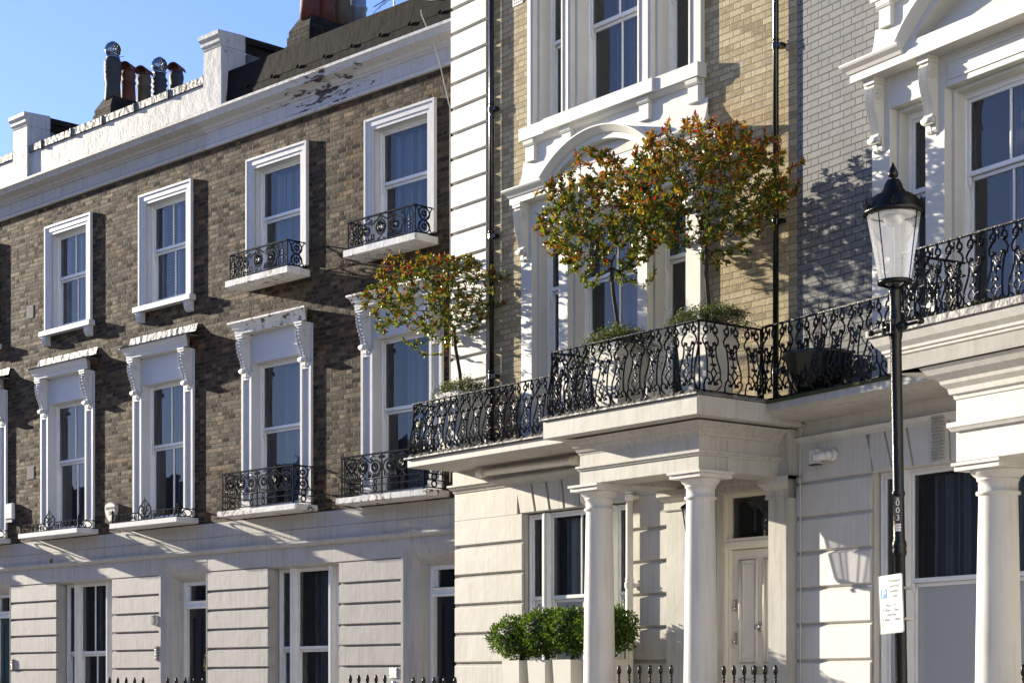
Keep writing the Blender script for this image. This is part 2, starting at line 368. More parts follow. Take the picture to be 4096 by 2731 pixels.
def sash_window(parent, x0, x1, z0, z1, set_in, meet, bars=1, paint='paint', curtain='net', glass='glass', frame=.028, name='window', sides=True, dusk='curtain', low=None):
    """timber box-sash window set into an opening; set_in = distance of its face behind the wall plane"""
    d = -set_in; fr = MB()
    fr.box(x0, x0+frame, d-.12, d, z0, z1).box(x1-frame, x1, d-.12, d, z0, z1).box(x0+frame, x1-frame, d-.12, d-.001, z1-frame, z1).box(x0+frame, x1-frame, d-.12, d+.03, z0, z0+.05)
    a, b = x0+frame, x1-frame; st = .036
    # top sash (outer), bottom sash (inner)
    for (za, zb, dd, rb, rt) in ((meet, z1-frame, d-.025, .045, st), (z0+.05, meet, d-.065, .075, .04)):
        fr.box(a, a+st, dd-.035, dd, za, zb).box(b-st, b, dd-.035, dd, za, zb)
        fr.box(a+st, b-st, dd-.035, dd+.002, zb-rt, zb).box(a+st, b-st, dd-.035, dd+.002, za, za+rb)
        for k in range(bars):
            c = a+(b-a)*(k+1)/(bars+1); fr.box(c-.011, c+.011, dd-.03, dd-.002, za+rb, zb-rt)
    # sash horns
    for x in (a, b-st): fr.prof([(d-.055,meet), (d-.027,meet), (d-.027,meet-.07), (d-.045,meet-.11), (d-.055,meet-.11)], x+.002, x+st-.002)
    win = fr.build(name, M[paint], parent, bevel=.004)
    g = MB(); g.poly1(a+st-.006, b-st+.006, d-.044, meet+.04, z1-frame-st+.006); g.build('glass', M[glass], win)
    g = MB(); g.poly1(a+st-.006, b-st+.006, d-.084, z0+.12, meet-.03); g.build('glass', M[low or glass], win)
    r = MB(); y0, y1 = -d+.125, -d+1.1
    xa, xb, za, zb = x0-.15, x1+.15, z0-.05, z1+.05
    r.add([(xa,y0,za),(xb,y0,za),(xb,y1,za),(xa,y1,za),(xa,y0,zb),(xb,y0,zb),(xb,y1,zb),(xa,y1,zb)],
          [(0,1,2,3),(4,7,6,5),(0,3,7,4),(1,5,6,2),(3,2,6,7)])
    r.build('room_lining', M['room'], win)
    if curtain in ('net', 'half', 'right'):
        cb = MB(); n = 150; xs = []; lo = a+(.30 if curtain == 'right' else .08)*(b-a); hi = b+.02
        rnd = random.Random(int(x0*100)+5)
        ph = rnd.random()*6
        for i in range(n+1):
            x = lo+(hi-lo)*i/n; y = -d+.22+.040*sin(x*66+ph+sin(x*9))+.025*sin(x*27+2*ph)
            xs.append((x, y))
        top = z1-.07 if curtain != 'half' else z1-.35
        vs = [(x, y, z0+.06) for x, y in xs]+[(x, y, top) for x, y in xs]
        cb.add(vs, [(i, i+1, i+n+2, i+n+1) for i in range(n)], smooth=True)
        cb.build('curtain', M[dusk], win)
    elif curtain == 'blind':
        cb = MB()
        for k, (u0, u1) in enumerate(((a+.10, (a+b)/2-.02), ((a+b)/2+.02, b+.02))):
            z = z0+.10
            while z < z1-.08:
                cb.add([(u0, -d+.15, z), (u1, -d+.15, z), (u1, -d+.205, z+.026), (u0, -d+.205, z+.026)], [(0, 1, 2, 3)]); z += .045
            cb.box(u0-.025, u0+.012, d-.215, d-.14, z0+.06, z1-.06); cb.box(u1-.012, u1+.025, d-.215, d-.14, z0+.06, z1-.06)
        cb.build('blind', M['blind'], win)
    return win
def architrave(parent, x0, x1, z0, z1, w, d, depth, mat, name='architrave'):
    """moulded surround outside x0..x1,z1 with jambs running into the wall"""
    m = MB()
    for (a, b, dd) in ((w, w*.78, d), (w*.78, w*.30, d*.72), (w*.30, 0.0, d*.5)):
        m.box(x0-a, x0-b, -.02, dd, z0, z1+a).box(x1+b, x1+a, -.02, dd, z0, z1+a).box(x0-b, x1+b, -.02, dd-.001, z1+b, z1+a)
    # small ridge between the fasciae
    m.tube([(x0-w*.78, -d*.75, z0), (x0-w*.78, -d*.75, z1+w*.78), (x1+w*.78, -d*.75, z1+w*.78), (x1+w*.78, -d*.75, z0)], .006, 4)
    m.tube([(x0-w*.30, -d*.55, z0), (x0-w*.30, -d*.55, z1+w*.30), (x1+w*.30, -d*.55, z1+w*.30), (x1+w*.30, -d*.55, z0)], .006, 4)
    m.box(x0-.029, x0, -depth, .002, z0, z1).box(x1, x1+.029, -depth, .002, z0, z1).box(x0-.029, x1+.029, -depth, .001, z1, z1+.029)
    return m.build(name, mat, parent, bevel=.004)
def console(x, w, z0, z1, dmax, base=0.0, leaf=True, ridges=3):
    """scrolled bracket: S-shaped side profile with volutes, front ridges or acanthus"""
    m = MB(); h = z1-z0
    P = [(0,1), (.80,1), (.98,.93), (1.0,.84), (.93,.72), (.78,.58), (.60,.46), (.47,.35), (.42,.27), (.55,.235), (.60,.17), (.50,.115), (.34,.11), (.26,.16), (.20,.12), (.22,.04), (.12,0), (0,0)]
    pts = [(base+dmax*p[0], z0+h*p[1]) for p in P]
    m.prof(pts, x-w/2, x+w/2)
    R1 = dmax*.40; c1 = (base+dmax*.60, z0+h*.83); R2 = dmax*.21; c2 = (base+dmax*.42, z0+h*.175)
    for sx in (-1, 1):
        xs = x+sx*(w/2+.004)
        for (c, R, a0) in ((c1, R1, 1.4), (c2, R2, -1.0)):
            sp = spiral(0, 0, R, R*.15, a0, 1.9, 20); m.tube([(xs, -(c[0]+p[0]), c[1]+p[1]) for p in sp], R*.11, 5)
            m.tube([(xs-sx*.01, -c[0], c[1]), (xs+sx*.008, -c[0], c[1])], R*.3, 8)
    m.tube([(x-w/2-.014, -c2[0]-R2*.25, c2[1]), (x+w/2+.014, -c2[0]-R2*.25, c2[1])], R2*1.0, 12)
    front = [(base+dmax*p[0], z0+h*p[1]) for p in P[2:9]]
    for k in range(ridges):
        xx = x-w/2+w*(k+.5)/ridges; m.tube([(xx, -f[0]-.001, f[1]) for f in front], w*.36/ridges, 5)
    if leaf:
        rnd = random.Random(int(x*50)+int(z0*9))
        for k in range(9):   # acanthus lobes down the front
            q = k/8.0; i = min(int(q*6), 5); f0, f1 = front[i], front[i+1]; t = q*6-i
            dd = f0[0]+(f1[0]-f0[0])*t; zz = f0[1]+(f1[1]-f0[1])*t
            for sx in (-1, 1):
                m.tube([(x, -dd-.006, zz+.012), (x+sx*w*.28, -dd-.018, zz), (x+sx*w*.5, -dd-.004, zz-.018-.008*rnd.random())], .011, 5, r1=.004)
    # hanging drop
    m.tube([(x, -base-dmax*.16, z0+h*.10), (x, -base-dmax*.17, z0+.0), (x, -base-dmax*.10, z0-h*.03)], dmax*.10, 6, r1=dmax*.03)
    m.box(x-w/2-.012, x+w/2+.012, base-.01, base+dmax*1.0, z1-.001, z1+.035).box(x-w/2-.02, x+w/2+.02, base-.01, base+dmax*1.05, z1+.034, z1+.06)
    return m
def rosette(m, cx, cz, R, d, petals=10):
    m.tube([(cx+R*.85*cos(a*pi/9), -d, cz+R*.85*sin(a*pi/9)) for a in range(18)], R*.06, 4, closed=True)
    ring = [(cx+R*cos(a*pi/9), -d, cz+R*sin(a*pi/9)) for a in range(18)]; m.tube(ring, R*.12, 4, closed=True)
    ring = [(cx+R*.72*cos(a*pi/7), -d, cz+R*.72*sin(a*pi/7)) for a in range(14)]; m.tube(ring, R*.05, 4, closed=True)
    for k in range(petals):
        a = 2*pi*k/petals; m.tube([(cx+R*.12*cos(a), -d-.006, cz+R*.12*sin(a)), (cx+R*.42*cos(a), -d-.012, cz+R*.42*sin(a)), (cx+R*.68*cos(a), -d, cz+R*.68*sin(a))], R*.11, 4)
    m.tube([(cx, -d+.01, cz), (cx, -d-.018, cz)], R*.16, 7)
def scroll_fill(m, x0, x1, z0, z1, d):
    """acanthus scrolls between three rosettes, one bay of a balconette panel"""
    w = x1-x0; h = z1-z0; cx = (x0+x1)/2
    rosette(m, cx, z0+h*.50, h*.29, d, 12)
    for sx in (-1, 1):
        X = lambda u: cx+sx*u*w/2
        rosette(m, X(.62), z0+h*.46, h*.20, d, 9)
        m.tube(flat([(X(.30), z0+h*.08), (X(.55), z0+h*.06), (X(.82), z0+h*.16), (X(.95), z0+h*.42), (X(.88), z0+h*.66), (X(.68), z0+h*.76), (X(.5), z0+h*.72)], d), h*.036, 4)
        sp = [(X(.36)+sx*(p[0]), p[1]) for p in spiral(0, z0+h*.20, h*.12, h*.03, 4.2, 1.3, 10)]; m.tube(flat(sp, d), h*.032, 4)
        sp = [(X(.90)+sx*(p[0]), p[1]) for p in spiral(0, z0+h*.86, h*.08, h*.02, 0, 1.3, 8)]; m.tube(flat(sp, d), h*.028, 4)
        m.tube(flat([(X(.0), z0+h*.97), (X(.12), z0+h*.88), (X(.30), z0+h*.72), (X(.42), z0+h*.66), (X(.52), z0+h*.74), (X(.44), z0+h*.84)], d), h*.036, 4)
        m.tube(flat([(X(.44), z0+h*.66), (X(.40), z0+h*.86), (X(.52), z0+h*.95), (X(.66), z0+h*.90)], d), h*.032, 4)
        for k in range(6):
            a = X(.30+.11*k); m.tube(flat([(a, z0+h*.05), (a+sx*.008, z0+h*(.14+.02*(k % 2))), (a+sx*.03, z0+h*.20)], d+.004), h*.040, 4, r1=h*.015)
        m.tube(flat([(X(.03), z0+h*.84), (X(.10), z0+h*.92), (X(.02), z0+h*.99)], d+.004), h*.04, 4, r1=h*.015)
        m.tube(flat([(X(.14), z0+h*.03), (X(.05), z0+h*.10), (X(.01), z0+h*.20)], d), h*.035, 4, r1=h*.015)
def end_strip(m, x0, x1, z0, z1, d):
    h = z1-z0; c = (x0+x1)/2; w = x1-x0
    for sx in (-1, 1):
        m.tube(flat([(c+sx*w*.12, z1-h*.04), (c+sx*w*.42, z0+h*.5), (c+sx*w*.42, z0+h*.40), (c+sx*w*.15, z0+h*.34), (c+sx*w*.3, z0+h*.2), (c+sx*w*.22, z0+h*.06)], d), .006, 4)
        m.tube(flat(spiral(c+sx*w*.30, z0+h*.47, w*.16, w*.05, 0, 1, 8), d), .005, 4)
    m.tube(flat([(c, z1-.01), (c, z0+.01)], d), .006, 4)
    for k in (.2, .34, .5, .62): m.tube([(c, -d+.012, z0+h*k), (c, -d-.012, z0+h*k)], .013, 6)
def side_lattice(m, x, d0, d1, z0, z1):
    n0 = len(m.v); w = d1-d0; h = z1-z0; c = (d0+d1)/2
    P = lambda d, z: (x, -d, z)
    for fr in (.25, .75):
        m.tube([P(c+w*.30*cos(a*pi/6), z0+h*fr+w*.26*sin(a*pi/6)) for a in range(12)], .010, 4, closed=True)
        m.tube([P(c+w*.12*cos(a*pi/4), z0+h*fr+w*.10*sin(a*pi/4)) for a in range(8)], .012, 4, closed=True)
    for sx in (-1, 1): m.tube([P(c+sx*w*.42, z0), P(c+sx*w*.12, z0+h*.5), P(c+sx*w*.42, z1)], .008, 4)
    m.tube([P(c, z0), P(c, z1)], .006, 4)
def balconette(parent, x0, x1, zl, zt, d, kind):
    """cast-iron guard on a window ledge; kind: tall / short / crest"""
    o = MB()
    if kind == 'crest':
        zr = zl+.135; w = x1-x0; cx = (x0+x1)/2
        o.tube(flat([(x0, zl+.012), (x1, zl+.012)], d), .009, 4)
        o.tube(flat([(x0+.03, zr), (cx-.17, zr)], d), .012, 4); o.tube(flat([(cx+.17, zr), (x1-.03, zr)], d), .012, 4)
        for sx in (-1, 1):
            for k in range(5):
                c = cx+sx*(.26+k*(w/2-.33)/4.4)
                o.tube(flat([(p[0], p[1]) for p in spiral(c, zl+.072, .052, .012, pi/2 if k % 2 else -pi/2, 1.5*sx, 12)], d), .0085, 4)
            o.tube(flat([(cx+sx*.17, zr), (cx+sx*.19, zl+.03), (cx+sx*.12, zl+.02)], d), .011, 4)
            # palmette rising in the middle
            o.tube(flat([(cx+sx*.02, zl+.06), (cx+sx*.10, zl+.07), (cx+sx*.17, zl+.13), (cx+sx*.165, zl+.20), (cx+sx*.11, zl+.245), (cx+sx*.04, zl+.21), (cx+sx*.05, zl+.15), (cx+sx*.10, zl+.16)], d), .012, 4)
            o.tube(flat([(cx+sx*.12, zl+.23), (cx+sx*.06, zl+.28), (cx+sx*.015, zl+.33)], d), .012, 4, r1=.006)
            o.tube(flat(spiral(cx+sx*.07, zl+.045, .035, .01, 0, 1.3*sx, 8), d), .009, 4)
            o.tube(flat([(cx+sx*.015, zl+.09), (cx+sx*.06, zl+.17)], d+.006), .014, 4, r1=.006)
            xx = x0 if sx < 0 else x1
            o.lathe([(.012, zl), (.02, zl+.03), (.012, zl+.06), (.022, zl+.10), (.014, zl+.14), (.022, zl+.17), (.018, zl+.20), (.004, zl+.225)], xx, d, 8)
            o.tube([(xx, -d, zr), (xx, -.02, zr)], .011, 4); o.tube([(xx, -d, zl+.012), (xx, -.02, zl+.012)], .010, 4)
            o.tube([(xx, -d*.55+.085*cos(a*pi/7), zl+.07+.055*sin(a*pi/7)) for a in range(14)], .011, 4, closed=True)
            o.tube([(xx, -d*.90, zl+.03), (xx, -d*.75, zl+.10), (xx, -d*.60, zl+.03)], .010, 4)
        o.tube(flat([(cx, zl+.02), (cx, zl+.37)], d), .012, 4, r1=.006)
        return o.build('balcony_guard', M['iron'], parent)
    for z in (zt,): o.box(x0-.012, x1+.012, d-.016, d+.016, z-.022, z)
    o.tube(flat([(x0, zl+.03), (x1, zl+.03)], d), .010, 4)
    for x in (x0, x1):
        o.tube([(x, -d, zl), (x, -d, zt)], .012, 4); o.tube([(x, -d, zt-.01), (x, -.01, zt-.01)], .011, 4); o.tube([(x, -d, zl+.03), (x, -.01, zl+.03)], .010, 4)
        o.tube([(x, -.03, zl), (x, -.03, zt)], .010, 4)
    if kind == 'short':
        st = .21; o.tube(flat([(x0+st, zl), (x0+st, zt)], d), .011, 4); o.tube(flat([(x1-st, zl), (x1-st, zt)], d), .011, 4)
        end_strip(o, x0, x0+st, zl+.03, zt-.02, d); end_strip(o, x1-st, x1, zl+.03, zt-.02, d)
        scroll_fill(o, x0+st, x1-st, zl+.035, zt-.02, d); o.tube(flat([(x0+st, zl+(zt-zl)*.78), (x1-st, zl+(zt-zl)*.78)], d-.006), .005, 4)
        for x in (x0, x1): side_lattice(o, x, .03, d, zl+.03, zt-.02)
    else:
        zm = zl+.215; zn = zl+.13; xm = (x0+x1)/2+.0
        for z in (zm, zn): o.tube(flat([(x0, z), (x1, z)], d), .009, 4)
        for x in (x0, x1):
            for z in (zm, zn): o.tube([(x, -d, z), (x, -.01, z)], .009, 4)
            side_lattice(o, x, .03, d, zm, zt-.02)
        o.tube(flat([(xm, zl), (xm, zt)], d), .012, 4); o.tube(flat([(x0+.06, zl), (x0+.06, zt)], d), .008, 4)
        scroll_fill(o, x0+.06, xm, zm+.005, zt-.02, d); scroll_fill(o, xm, x1, zm+.005, zt-.02, d)
        n = 6
        for k in range(n):
            c = x0+(x1-x0)*(k+.5)/n
            o.tube([(c+.032*cos(a*pi/5), -d, zl+.08+.042*sin(a*pi/5)) for a in range(10)], .010, 4, closed=True)
            o.tube([(c+.026*cos(a*pi/5), -d, zl+.172+.036*sin(a*pi/5)) for a in range(10)], .009, 4, closed=True)
        for x in (x0, x1):
            for zz in (zl+.08, zl+.172): o.tube([(x, -d*.5+.045*cos(a*pi/5), zz+.04*sin(a*pi/5)) for a in range(10)], .011, 4, closed=True)
    return o.build('balcony_guard', M['iron'], parent)
_unit = None
def baluster_mesh():
    """lyre-shaped cast-iron baluster pair, .68 m tall, belly towards -y, about .26 m pitch"""
    global _unit
    if _unit: return _unit
    m = MB()
    def Y(z): # belly profile
        t = z/.68
        return -(.012+.052*math.exp(-((t-.26)/.24)**2)) if t > .06 else -(.012+.052*math.exp(-((.06-.26)/.24)**2))*t/.06
    def P(pts): return [(u, Y(z), z) for u, z in pts]
    for s in (-1, 1):
        r = .0095
        m.tube(P([(s*.058,.68), (s*.058,.63)]), .013, 5)
        m.tube(P([(s*.058,.645), (s*.088,.625), (s*.098,.60), (s*.085,.575), (s*.062,.58)]), r, 5)                 # top curl
        m.tube(P([(s*.050,.64), (s*.034,.605), (s*.045,.575), (s*.085,.545), (s*.110,.505), (s*.100,.465), (s*.068,.455), (s*.050,.472)]), r, 5)
        m.tube(P([(s*.088,.462), (s*.070,.43), (s*.066,.36), (s*.074,.29), (s*.088,.22), (s*.094,.16), (s*.090,.12)]), r, 5)
        m.tube(P([(s*.090,.13), (s*.116,.10), (s*.118,.06), (s*.095,.02), (s*.070,.004)]), r, 5)
        m.tube(P([(s*.090,.125), (s*.060,.115), (s*.040,.09), (s*.046,.068), (s*.060,.075)]), r*.9, 5)
        for u, z, q in ((.060,.578,.015), (.052,.474,.016), (.052,.076,.014)): m.tube([(s*u, Y(z)-q, z), (s*u, Y(z)+q, z)], q, 6)
        m.tube(P([(s*.046,.478), (s*.022,.43), (0,.395), (s*.0,.395)]), .009, 4)
        m.tube(P([(0,.44), (s*.030,.405), (s*.066,.425)]), .008, 4); m.tube(P([(0,.355), (s*.030,.405)]), .009, 4)
        m.tube(P([(0,.345), (s*.030,.338), (s*.036,.362)]), .010, 4, r1=.012)
        m.tube(P([(0,.23), (s*.040,.175), (s*.084,.19)]), .008, 4); m.tube(P([(0,.12), (s*.040,.175)]), .008, 4)
        m.tube(P([(0,.262), (s*.026,.250), (s*.034,.268)]), .011, 4, r1=.012)
        m.tube(P([(0,.13), (s*.03,.06)]), .009, 4)
    m.tube(P([(0,.37), (0,.30)]), .014, 5, r1=.005); m.tube(P([(0,.22), (0,.305)]), .010, 5, r1=.008)
    m.tube(P([(0,.655), (0,.575)]), .010, 5, r1=.005)
    for k in range(5):
        a = pi/2+2*pi*k/5; m.tube([(0, Y(.62)-.01, .62), (.022*cos(a), Y(.62)-.012, .62+.026*sin(a))], .009, 5)
    me = m.build('baluster', M['iron']); _unit = me.data; bpy.data.objects.remove(me)
    return _unit
def railing_run(root, a, b, z0, zt, out, corner=True, pitch=.262, post0=True, post1=True):
    """run of balusters between plan points a,b (x,y local of root); out = outward unit vector"""
    a = Vector(a); b = Vector(b); L = (b-a).length; t = (b-a)/L; sc = (zt-z0)/.68
    m = MB()
    z = zt; w = .016
    nrm = Vector(out)
    def rail(zc, hw, hh):
        v = []
        for p in (a, b):
            for sy, sz in ((-1,-1), (1,-1), (1,1), (-1,1)): v.append((p.x+nrm.x*hw*sy, p.y+nrm.y*hw*sy, zc+hh*sz))
        m.add(v, [(0,1,5,4),(1,2,6,5),(2,3,7,6),(3,0,4,7),(0,3,2,1),(4,5,6,7)])
    rail(zt+.004, .019, .008); m.build('handrail', M['iron'], root)
    m = MB(); rail(z0+.01, .008, .008); m.build('bottom_rail', M['iron'], root)
    n = max(1, round(L/pitch))
    for k in range(n):
        p = a+t*(L*(k+.5)/n)
        o = bpy.data.objects.new('baluster', baluster_mesh()); COL.objects.link(o); o.parent = root
        R = Matrix(((t.x, -nrm.x, 0, p.x), (t.y, -nrm.y, 0, p.y), (0, 0, sc, z0), (0, 0, 0, 1)))
        o.matrix_local = R
    for f, p in ((post0, a), (post1, b)):
        if not f: continue
        m = MB(); q = lambda o_, z_: (p.x+nrm.x*o_, p.y+nrm.y*o_, z_)
        m.tube([q(0, zt), q(.005, zt-.25*sc)], .013, 6); m.tube([q(.005, zt-.25*sc), q(.07, z0+.2), q(.06, z0+.08), q(.01, z0)], .012, 6)
        m.tube([q(0, zt-.25*sc), q(-.01, z0)], .011, 6); m.tube([q(-.03, zt-.22*sc), q(.03, zt-.22*sc)], .016, 6)
        m.build('corner_post', M['iron'], root)
def rustic_pts(z0, z1, grooves, d, base=-.05, gd=.035, gh=.026):
    """closed (d,z) profile with V grooves"""
    P = [(base, z0), (d, z0)]
    for g in sorted(grooves):
        if z0+.03 < g < z1-.03: P += [(d, g-gh), (d-gd, g), (d, g+gh*.6)]
    P += [(d, z1), (base, z1)]
    return P
def column(parent, x, d, z0, z1, r0, r1, aw, mat, name='column'):
    m = MB(); H = z1
    pr = [(r0*1.25, z0), (r0*1.25, z0+.08), (r0*1.08, z0+.12)]
    for k in range(9):
        t = k/8.0; pr.append((r0+(r1-r0)*(t**1.5), z0+.14+(H-.30-z0-.14)*t))
    pr += [(r1*1.01, H-.285), (r1*1.14, H-.28), (r1*1.14, H-.255), (r1*1.01, H-.25), (r1*1.02, H-.165), (r1*1.10, H-.16), (r1*1.10, H-.148), (r1*1.06, H-.145), (r1*1.12, H-.135), (r1*1.27, H-.115), (r1*1.38, H-.095), (r1*1.43, H-.08), (r1*1.43, H-.07), (0.01, H-.07)]
    m.lathe(pr, x, d, 36)
    m.box(x-aw/2, x+aw/2, d-aw/2, d+aw/2, H-.07, H-.025).box(x-aw/2-.02, x+aw/2+.02, d-aw/2-.02, d+aw/2+.02, H-.026, H)
    return m.build(name, mat, parent)
# ================================================================ brown brick terrace (left)
GRV = [0.38, 0.675, 0.97, 1.265, 1.56, 1.855, 2.15, 2.445, 2.745, 3.04, 3.335]
def lower_window(h, c, dx, sash, flash, guard, mat='trim', half=False):
    """tall first-floor window: pilasters, consoles, frieze, cornice, ledge with iron guard"""
    x0, x1 = c-.59, c+.59; zt = 6.43; zb = 4.20
    win = sash_window(h, x0, x1, zb, zt, .115, 5.42, bars=sash, curtain=('right' if sash == 0 else 'right'), dusk=('curtain' if sash == 0 else 'curtain_dark'))
    m = MB()
    for a, b in ((x0-.26, x0), (x1, x1+.26)):
        m.box(a, b, -.19, .010, zb, 6.85)
        m.box(a, a+.055, .010, .040, zb, 6.30).box(b-.055, b, .010, .040, zb, 6.30).box(a+.055, b-.055, .010, .040, 6.19, 6.30)
        m.box(a+.055, a+.075, .010, .026, zb, 6.19).box(b-.075, b-.055, .010, .026, zb, 6.19)
        m.box(a-.012, b+.012, .009, .055, zb, zb+.16)
    m.build('pilaster', M[mat], win, bevel=.004)
    m = MB(); m.box(x0, x1, -.19, .012, zt, 6.86)
    m.prof([(.012, 6.86), (.045, 6.86), (.05, 6.90), (.012, 6.90)], x0, x1)
    m.build('frieze', M[mat], win)
    for xx in (x0-.13, x1+.13):
        console(xx, .135, 6.22, 6.80, .165, .012).build('bracket', M[mat], win)
    m = MB(); b = .012
    m.prof([(-.1, 6.875), (b+.14, 6.875), (b+.145, 6.93), (b+.165, 6.94), (b+.175, 6.975), (b+.20, 7.01), (b+.225, 7.025), (b+.225, 7.055), (-.1, 7.075)], x0-.27, x1+.27, True, True, b+.14)
    m.build('head_cornice', M[mat] if flash else M['trim_old'], win, bevel=.003)
    if flash:
        m = MB(); n = 26; rnd = random.Random(int(c*77)); xa, xb = x0-.36, x1+.36; vs = []
        for i in range(n+1):
            x = xa+(xb-xa)*i/n; k = .007*rnd.random()
            vs += [(x, -b-.25, 7.052), (x, -.055-k, 7.10+k*.5), (x, -.035-k*1.4, 7.115+k), (x, -.008-k*.8, 7.235+.010*rnd.random())]
        m.add(vs, [(i*4+j, i*4+4+j, i*4+5+j, i*4+1+j) for i in range(n) for j in range(3)]); m.box(xa+.01, xb-.01, -.02, b+.24, 7.035, 7.051)
        m.build('lead_flashing', M['lead'], win)
    m = MB(); m.box(c-.955, c+.955, -.05, .41, 4.11, 4.195)
    m.build('ledge', M['trim_old'] if not flash else M[mat], win, bevel=.008)
    if guard == 'crest': balconette(win, c-.93, c+.93, 4.195, 0, .36, 'crest')
    else: balconette(win, c-.86, c+.86, 4.20, 4.765, .37, 'tall')
    return win
def upper_window(h, c, sash, guard, curtain):
    x0, x1 = c-.57, c+.57; zt = 9.345; zb = 7.70
    win = sash_window(h, x0, x1, zb, zt, .10, 8.58, bars=sash, curtain=curtain, dusk='curtain')
    architrave(win, x0, x1, zb, zt, .17, .052, .18, M['trim'])
    if guard:
        m = MB(); m.box(c-.765, c+.765, -.05, .41, 7.53, 7.63); m.build('ledge', M['trim_old'], win, bevel=.01)
        m = MB(); m.box(x0, x1, -.2, -.001, 7.63, 7.70); m.build('sill', M['trim'], win)
        balconette(win, c-.70, c+.70, 7.635, 8.03, .36, 'short')
    else:
        m = MB(); m.box(c-.81, c+.81, -.18, .12, 7.61, 7.70); m.build('sill', M['trim'], win, bevel=.006)
        for xx in (c-.68, c+.68):
            k = MB(); k.prof([(-.01, 7.61), (.095, 7.61), (.10, 7.585), (.085, 7.57), (.085, 7.52), (.06, 7.46), (.02, 7.44), (-.01, 7.44)], xx-.075, xx+.075)
            for q in range(7): k.tube([(xx-.06+.02*q, -.09, 7.57), (xx-.05+.017*q, -.098, 7.53-.01*(q % 2)), (xx-.03+.01*q, -.06, 7.455)], .014, 5, r1=.006)
            k.build('bracket', M['trim'], win)
    return win
def panel_door(parent, x0, x1, z0, z1, d, mat, number=None, knocker=True, lock=True):
    m = MB(); m.box(x0, x1, d-.05, d, z0, z1)
    w = x1-x0; mz = z0+(z1-z0)*.45
    door = m.build('door', M[mat], parent, bevel=.004)
    pm = MB()
    for a, b in ((x0+.12, x0+w*.5-.05), (x0+w*.5+.05, x1-.12)):
        for za, zb in ((z0+.2, mz-.06), (mz+.06, z1-.14)):
            pm.tube([(a, -d-.006, za), (b, -d-.006, za), (b, -d-.006, zb), (a, -d-.006, zb)], .018, 4, closed=True)
            pm.tube([(a+.035, -d-.002, za+.035), (b-.035, -d-.002, za+.035), (b-.035, -d-.002, zb-.035), (a+.035, -d-.002, zb-.035)], .008, 4, closed=True)
    pm.build('panel_moulding', M[mat], door)
    return door
def entrance(h, x0, x1, mat_s, doormat, number, thresh=.55):
    """ground floor doorway with moulded surround, transom light and panelled door"""
    m = MB()
    for sx, xa in ((1, x0), (-1, x1)):
        P = [(0, -.01), (0, .003), (.05, .003), (.07, -.008), (.10, -.012), (.17, -.03), (.25, -.09), (.30, -.16), (.33, -.22), (.33, -.5), (0, -.5)]
        v0 = [(xa+sx*p[0]*(1.0 if sx > 0 else .25), -p[1], thresh) for p in P]; v1 = [(v[0], v[1], 3.56-.0 if i == 0 else 3.56-abs(P[i][0])) for i, v in enumerate(v0)]
        n = len(P); m.add(v0+v1, [((i, (i+1) % n, (i+1) % n+n, i+n) if sx > 0 else (i, i+n, (i+1) % n+n, (i+1) % n)) for i in range(n)])
    P = [(0, -.01), (0, .003), (.05, .003), (.07, -.008), (.10, -.012), (.17, -.03), (.25, -.09), (.30, -.16), (.33, -.22), (.33, -.5)]
    v0 = [(x0+p[0], -p[1], 3.56-p[0]) for p in P]; v1 = [(x1-p[0]*.25, -p[1], 3.56-p[0]) for p in P]; n = len(P)
    m.add(v0+v1, [(i, i+n, i+1+n, i+1) for i in range(n-1)])
    sur = m.build('door_surround', M[mat_s], h)
    a, b = x0+.33, x1-.085; d = -.24
    f = MB()
    f.box(a, a+.07, d-.12, d, thresh, 3.23).box(b-.07, b, d-.12, d, thresh, 3.23).box(a+.07, b-.07, d-.12, d-.001, 3.17, 3.23)
    f.prof([(d-.12, 2.80), (d+.02, 2.80), (d+.03, 2.83), (d+.01, 2.85), (d+.01, 2.89), (d+.035, 2.92), (d-.12, 2.93)], a+.07, b-.07)
    f.box(a+.07, a+.11, d-.09, d-.03, 2.93, 3.17).box(b-.11, b-.07, d-.09, d-.03, 2.93, 3.17)
    fr = f.build('door_frame', M['paint'], sur, bevel=.004)
    g = MB(); g.box(a+.10, b-.10, d-.07, d-.066, 2.93, 3.17); g.build('transom_glass', M['glass'], sur)
    r = MB(); r.box(a, b, d-.5, d-.45, 2.8, 3.25).box(a, b, d-.45, d-.13, 3.24, 3.26); r.build('hall_lining', M['room'], sur)
    door = panel_door(sur, a+.07, b-.07, thresh, 2.80, d-.07, doormat)
    k = MB(); cx = (a+b)/2
    k.tube([(cx+.1, -d+.055, 2.02), (cx+.1, -d+.025, 2.0), (cx+.1, -d+.02, 1.90), (cx+.1, -d+.045, 1.86)], .014, 6); k.tube([(cx+.1+.035*cos(q*pi/6), -d+.03, 1.87+.05*sin(q*pi/6)) for q in range(12)], .008, 5, closed=True)
    k.tube([(cx+.1, -d+.07, 2.06), (cx+.1, -d+.03, 2.06)], .022, 8)
    k.build('knocker', M['brass'], door)
    k = MB(); k.box(a+.09, a+.13, d-.06, d-.045, 1.55, 1.72); k.tube([(a+.11, -d+.07, 1.62), (a+.11, -d+.01, 1.62)], .018, 8); k.build('door_lock', M['steel'], door)
    k = MB(); k.box(b-.30, b-.12, d-.062, d-.05, 1.52, 1.62); k.build('letter_plate', M['brass'], door)
    if number: text_obj('door_number', number, .085, M['brass'], door, cx+.11, d-.066, 2.58, thick=.003)
    return sur
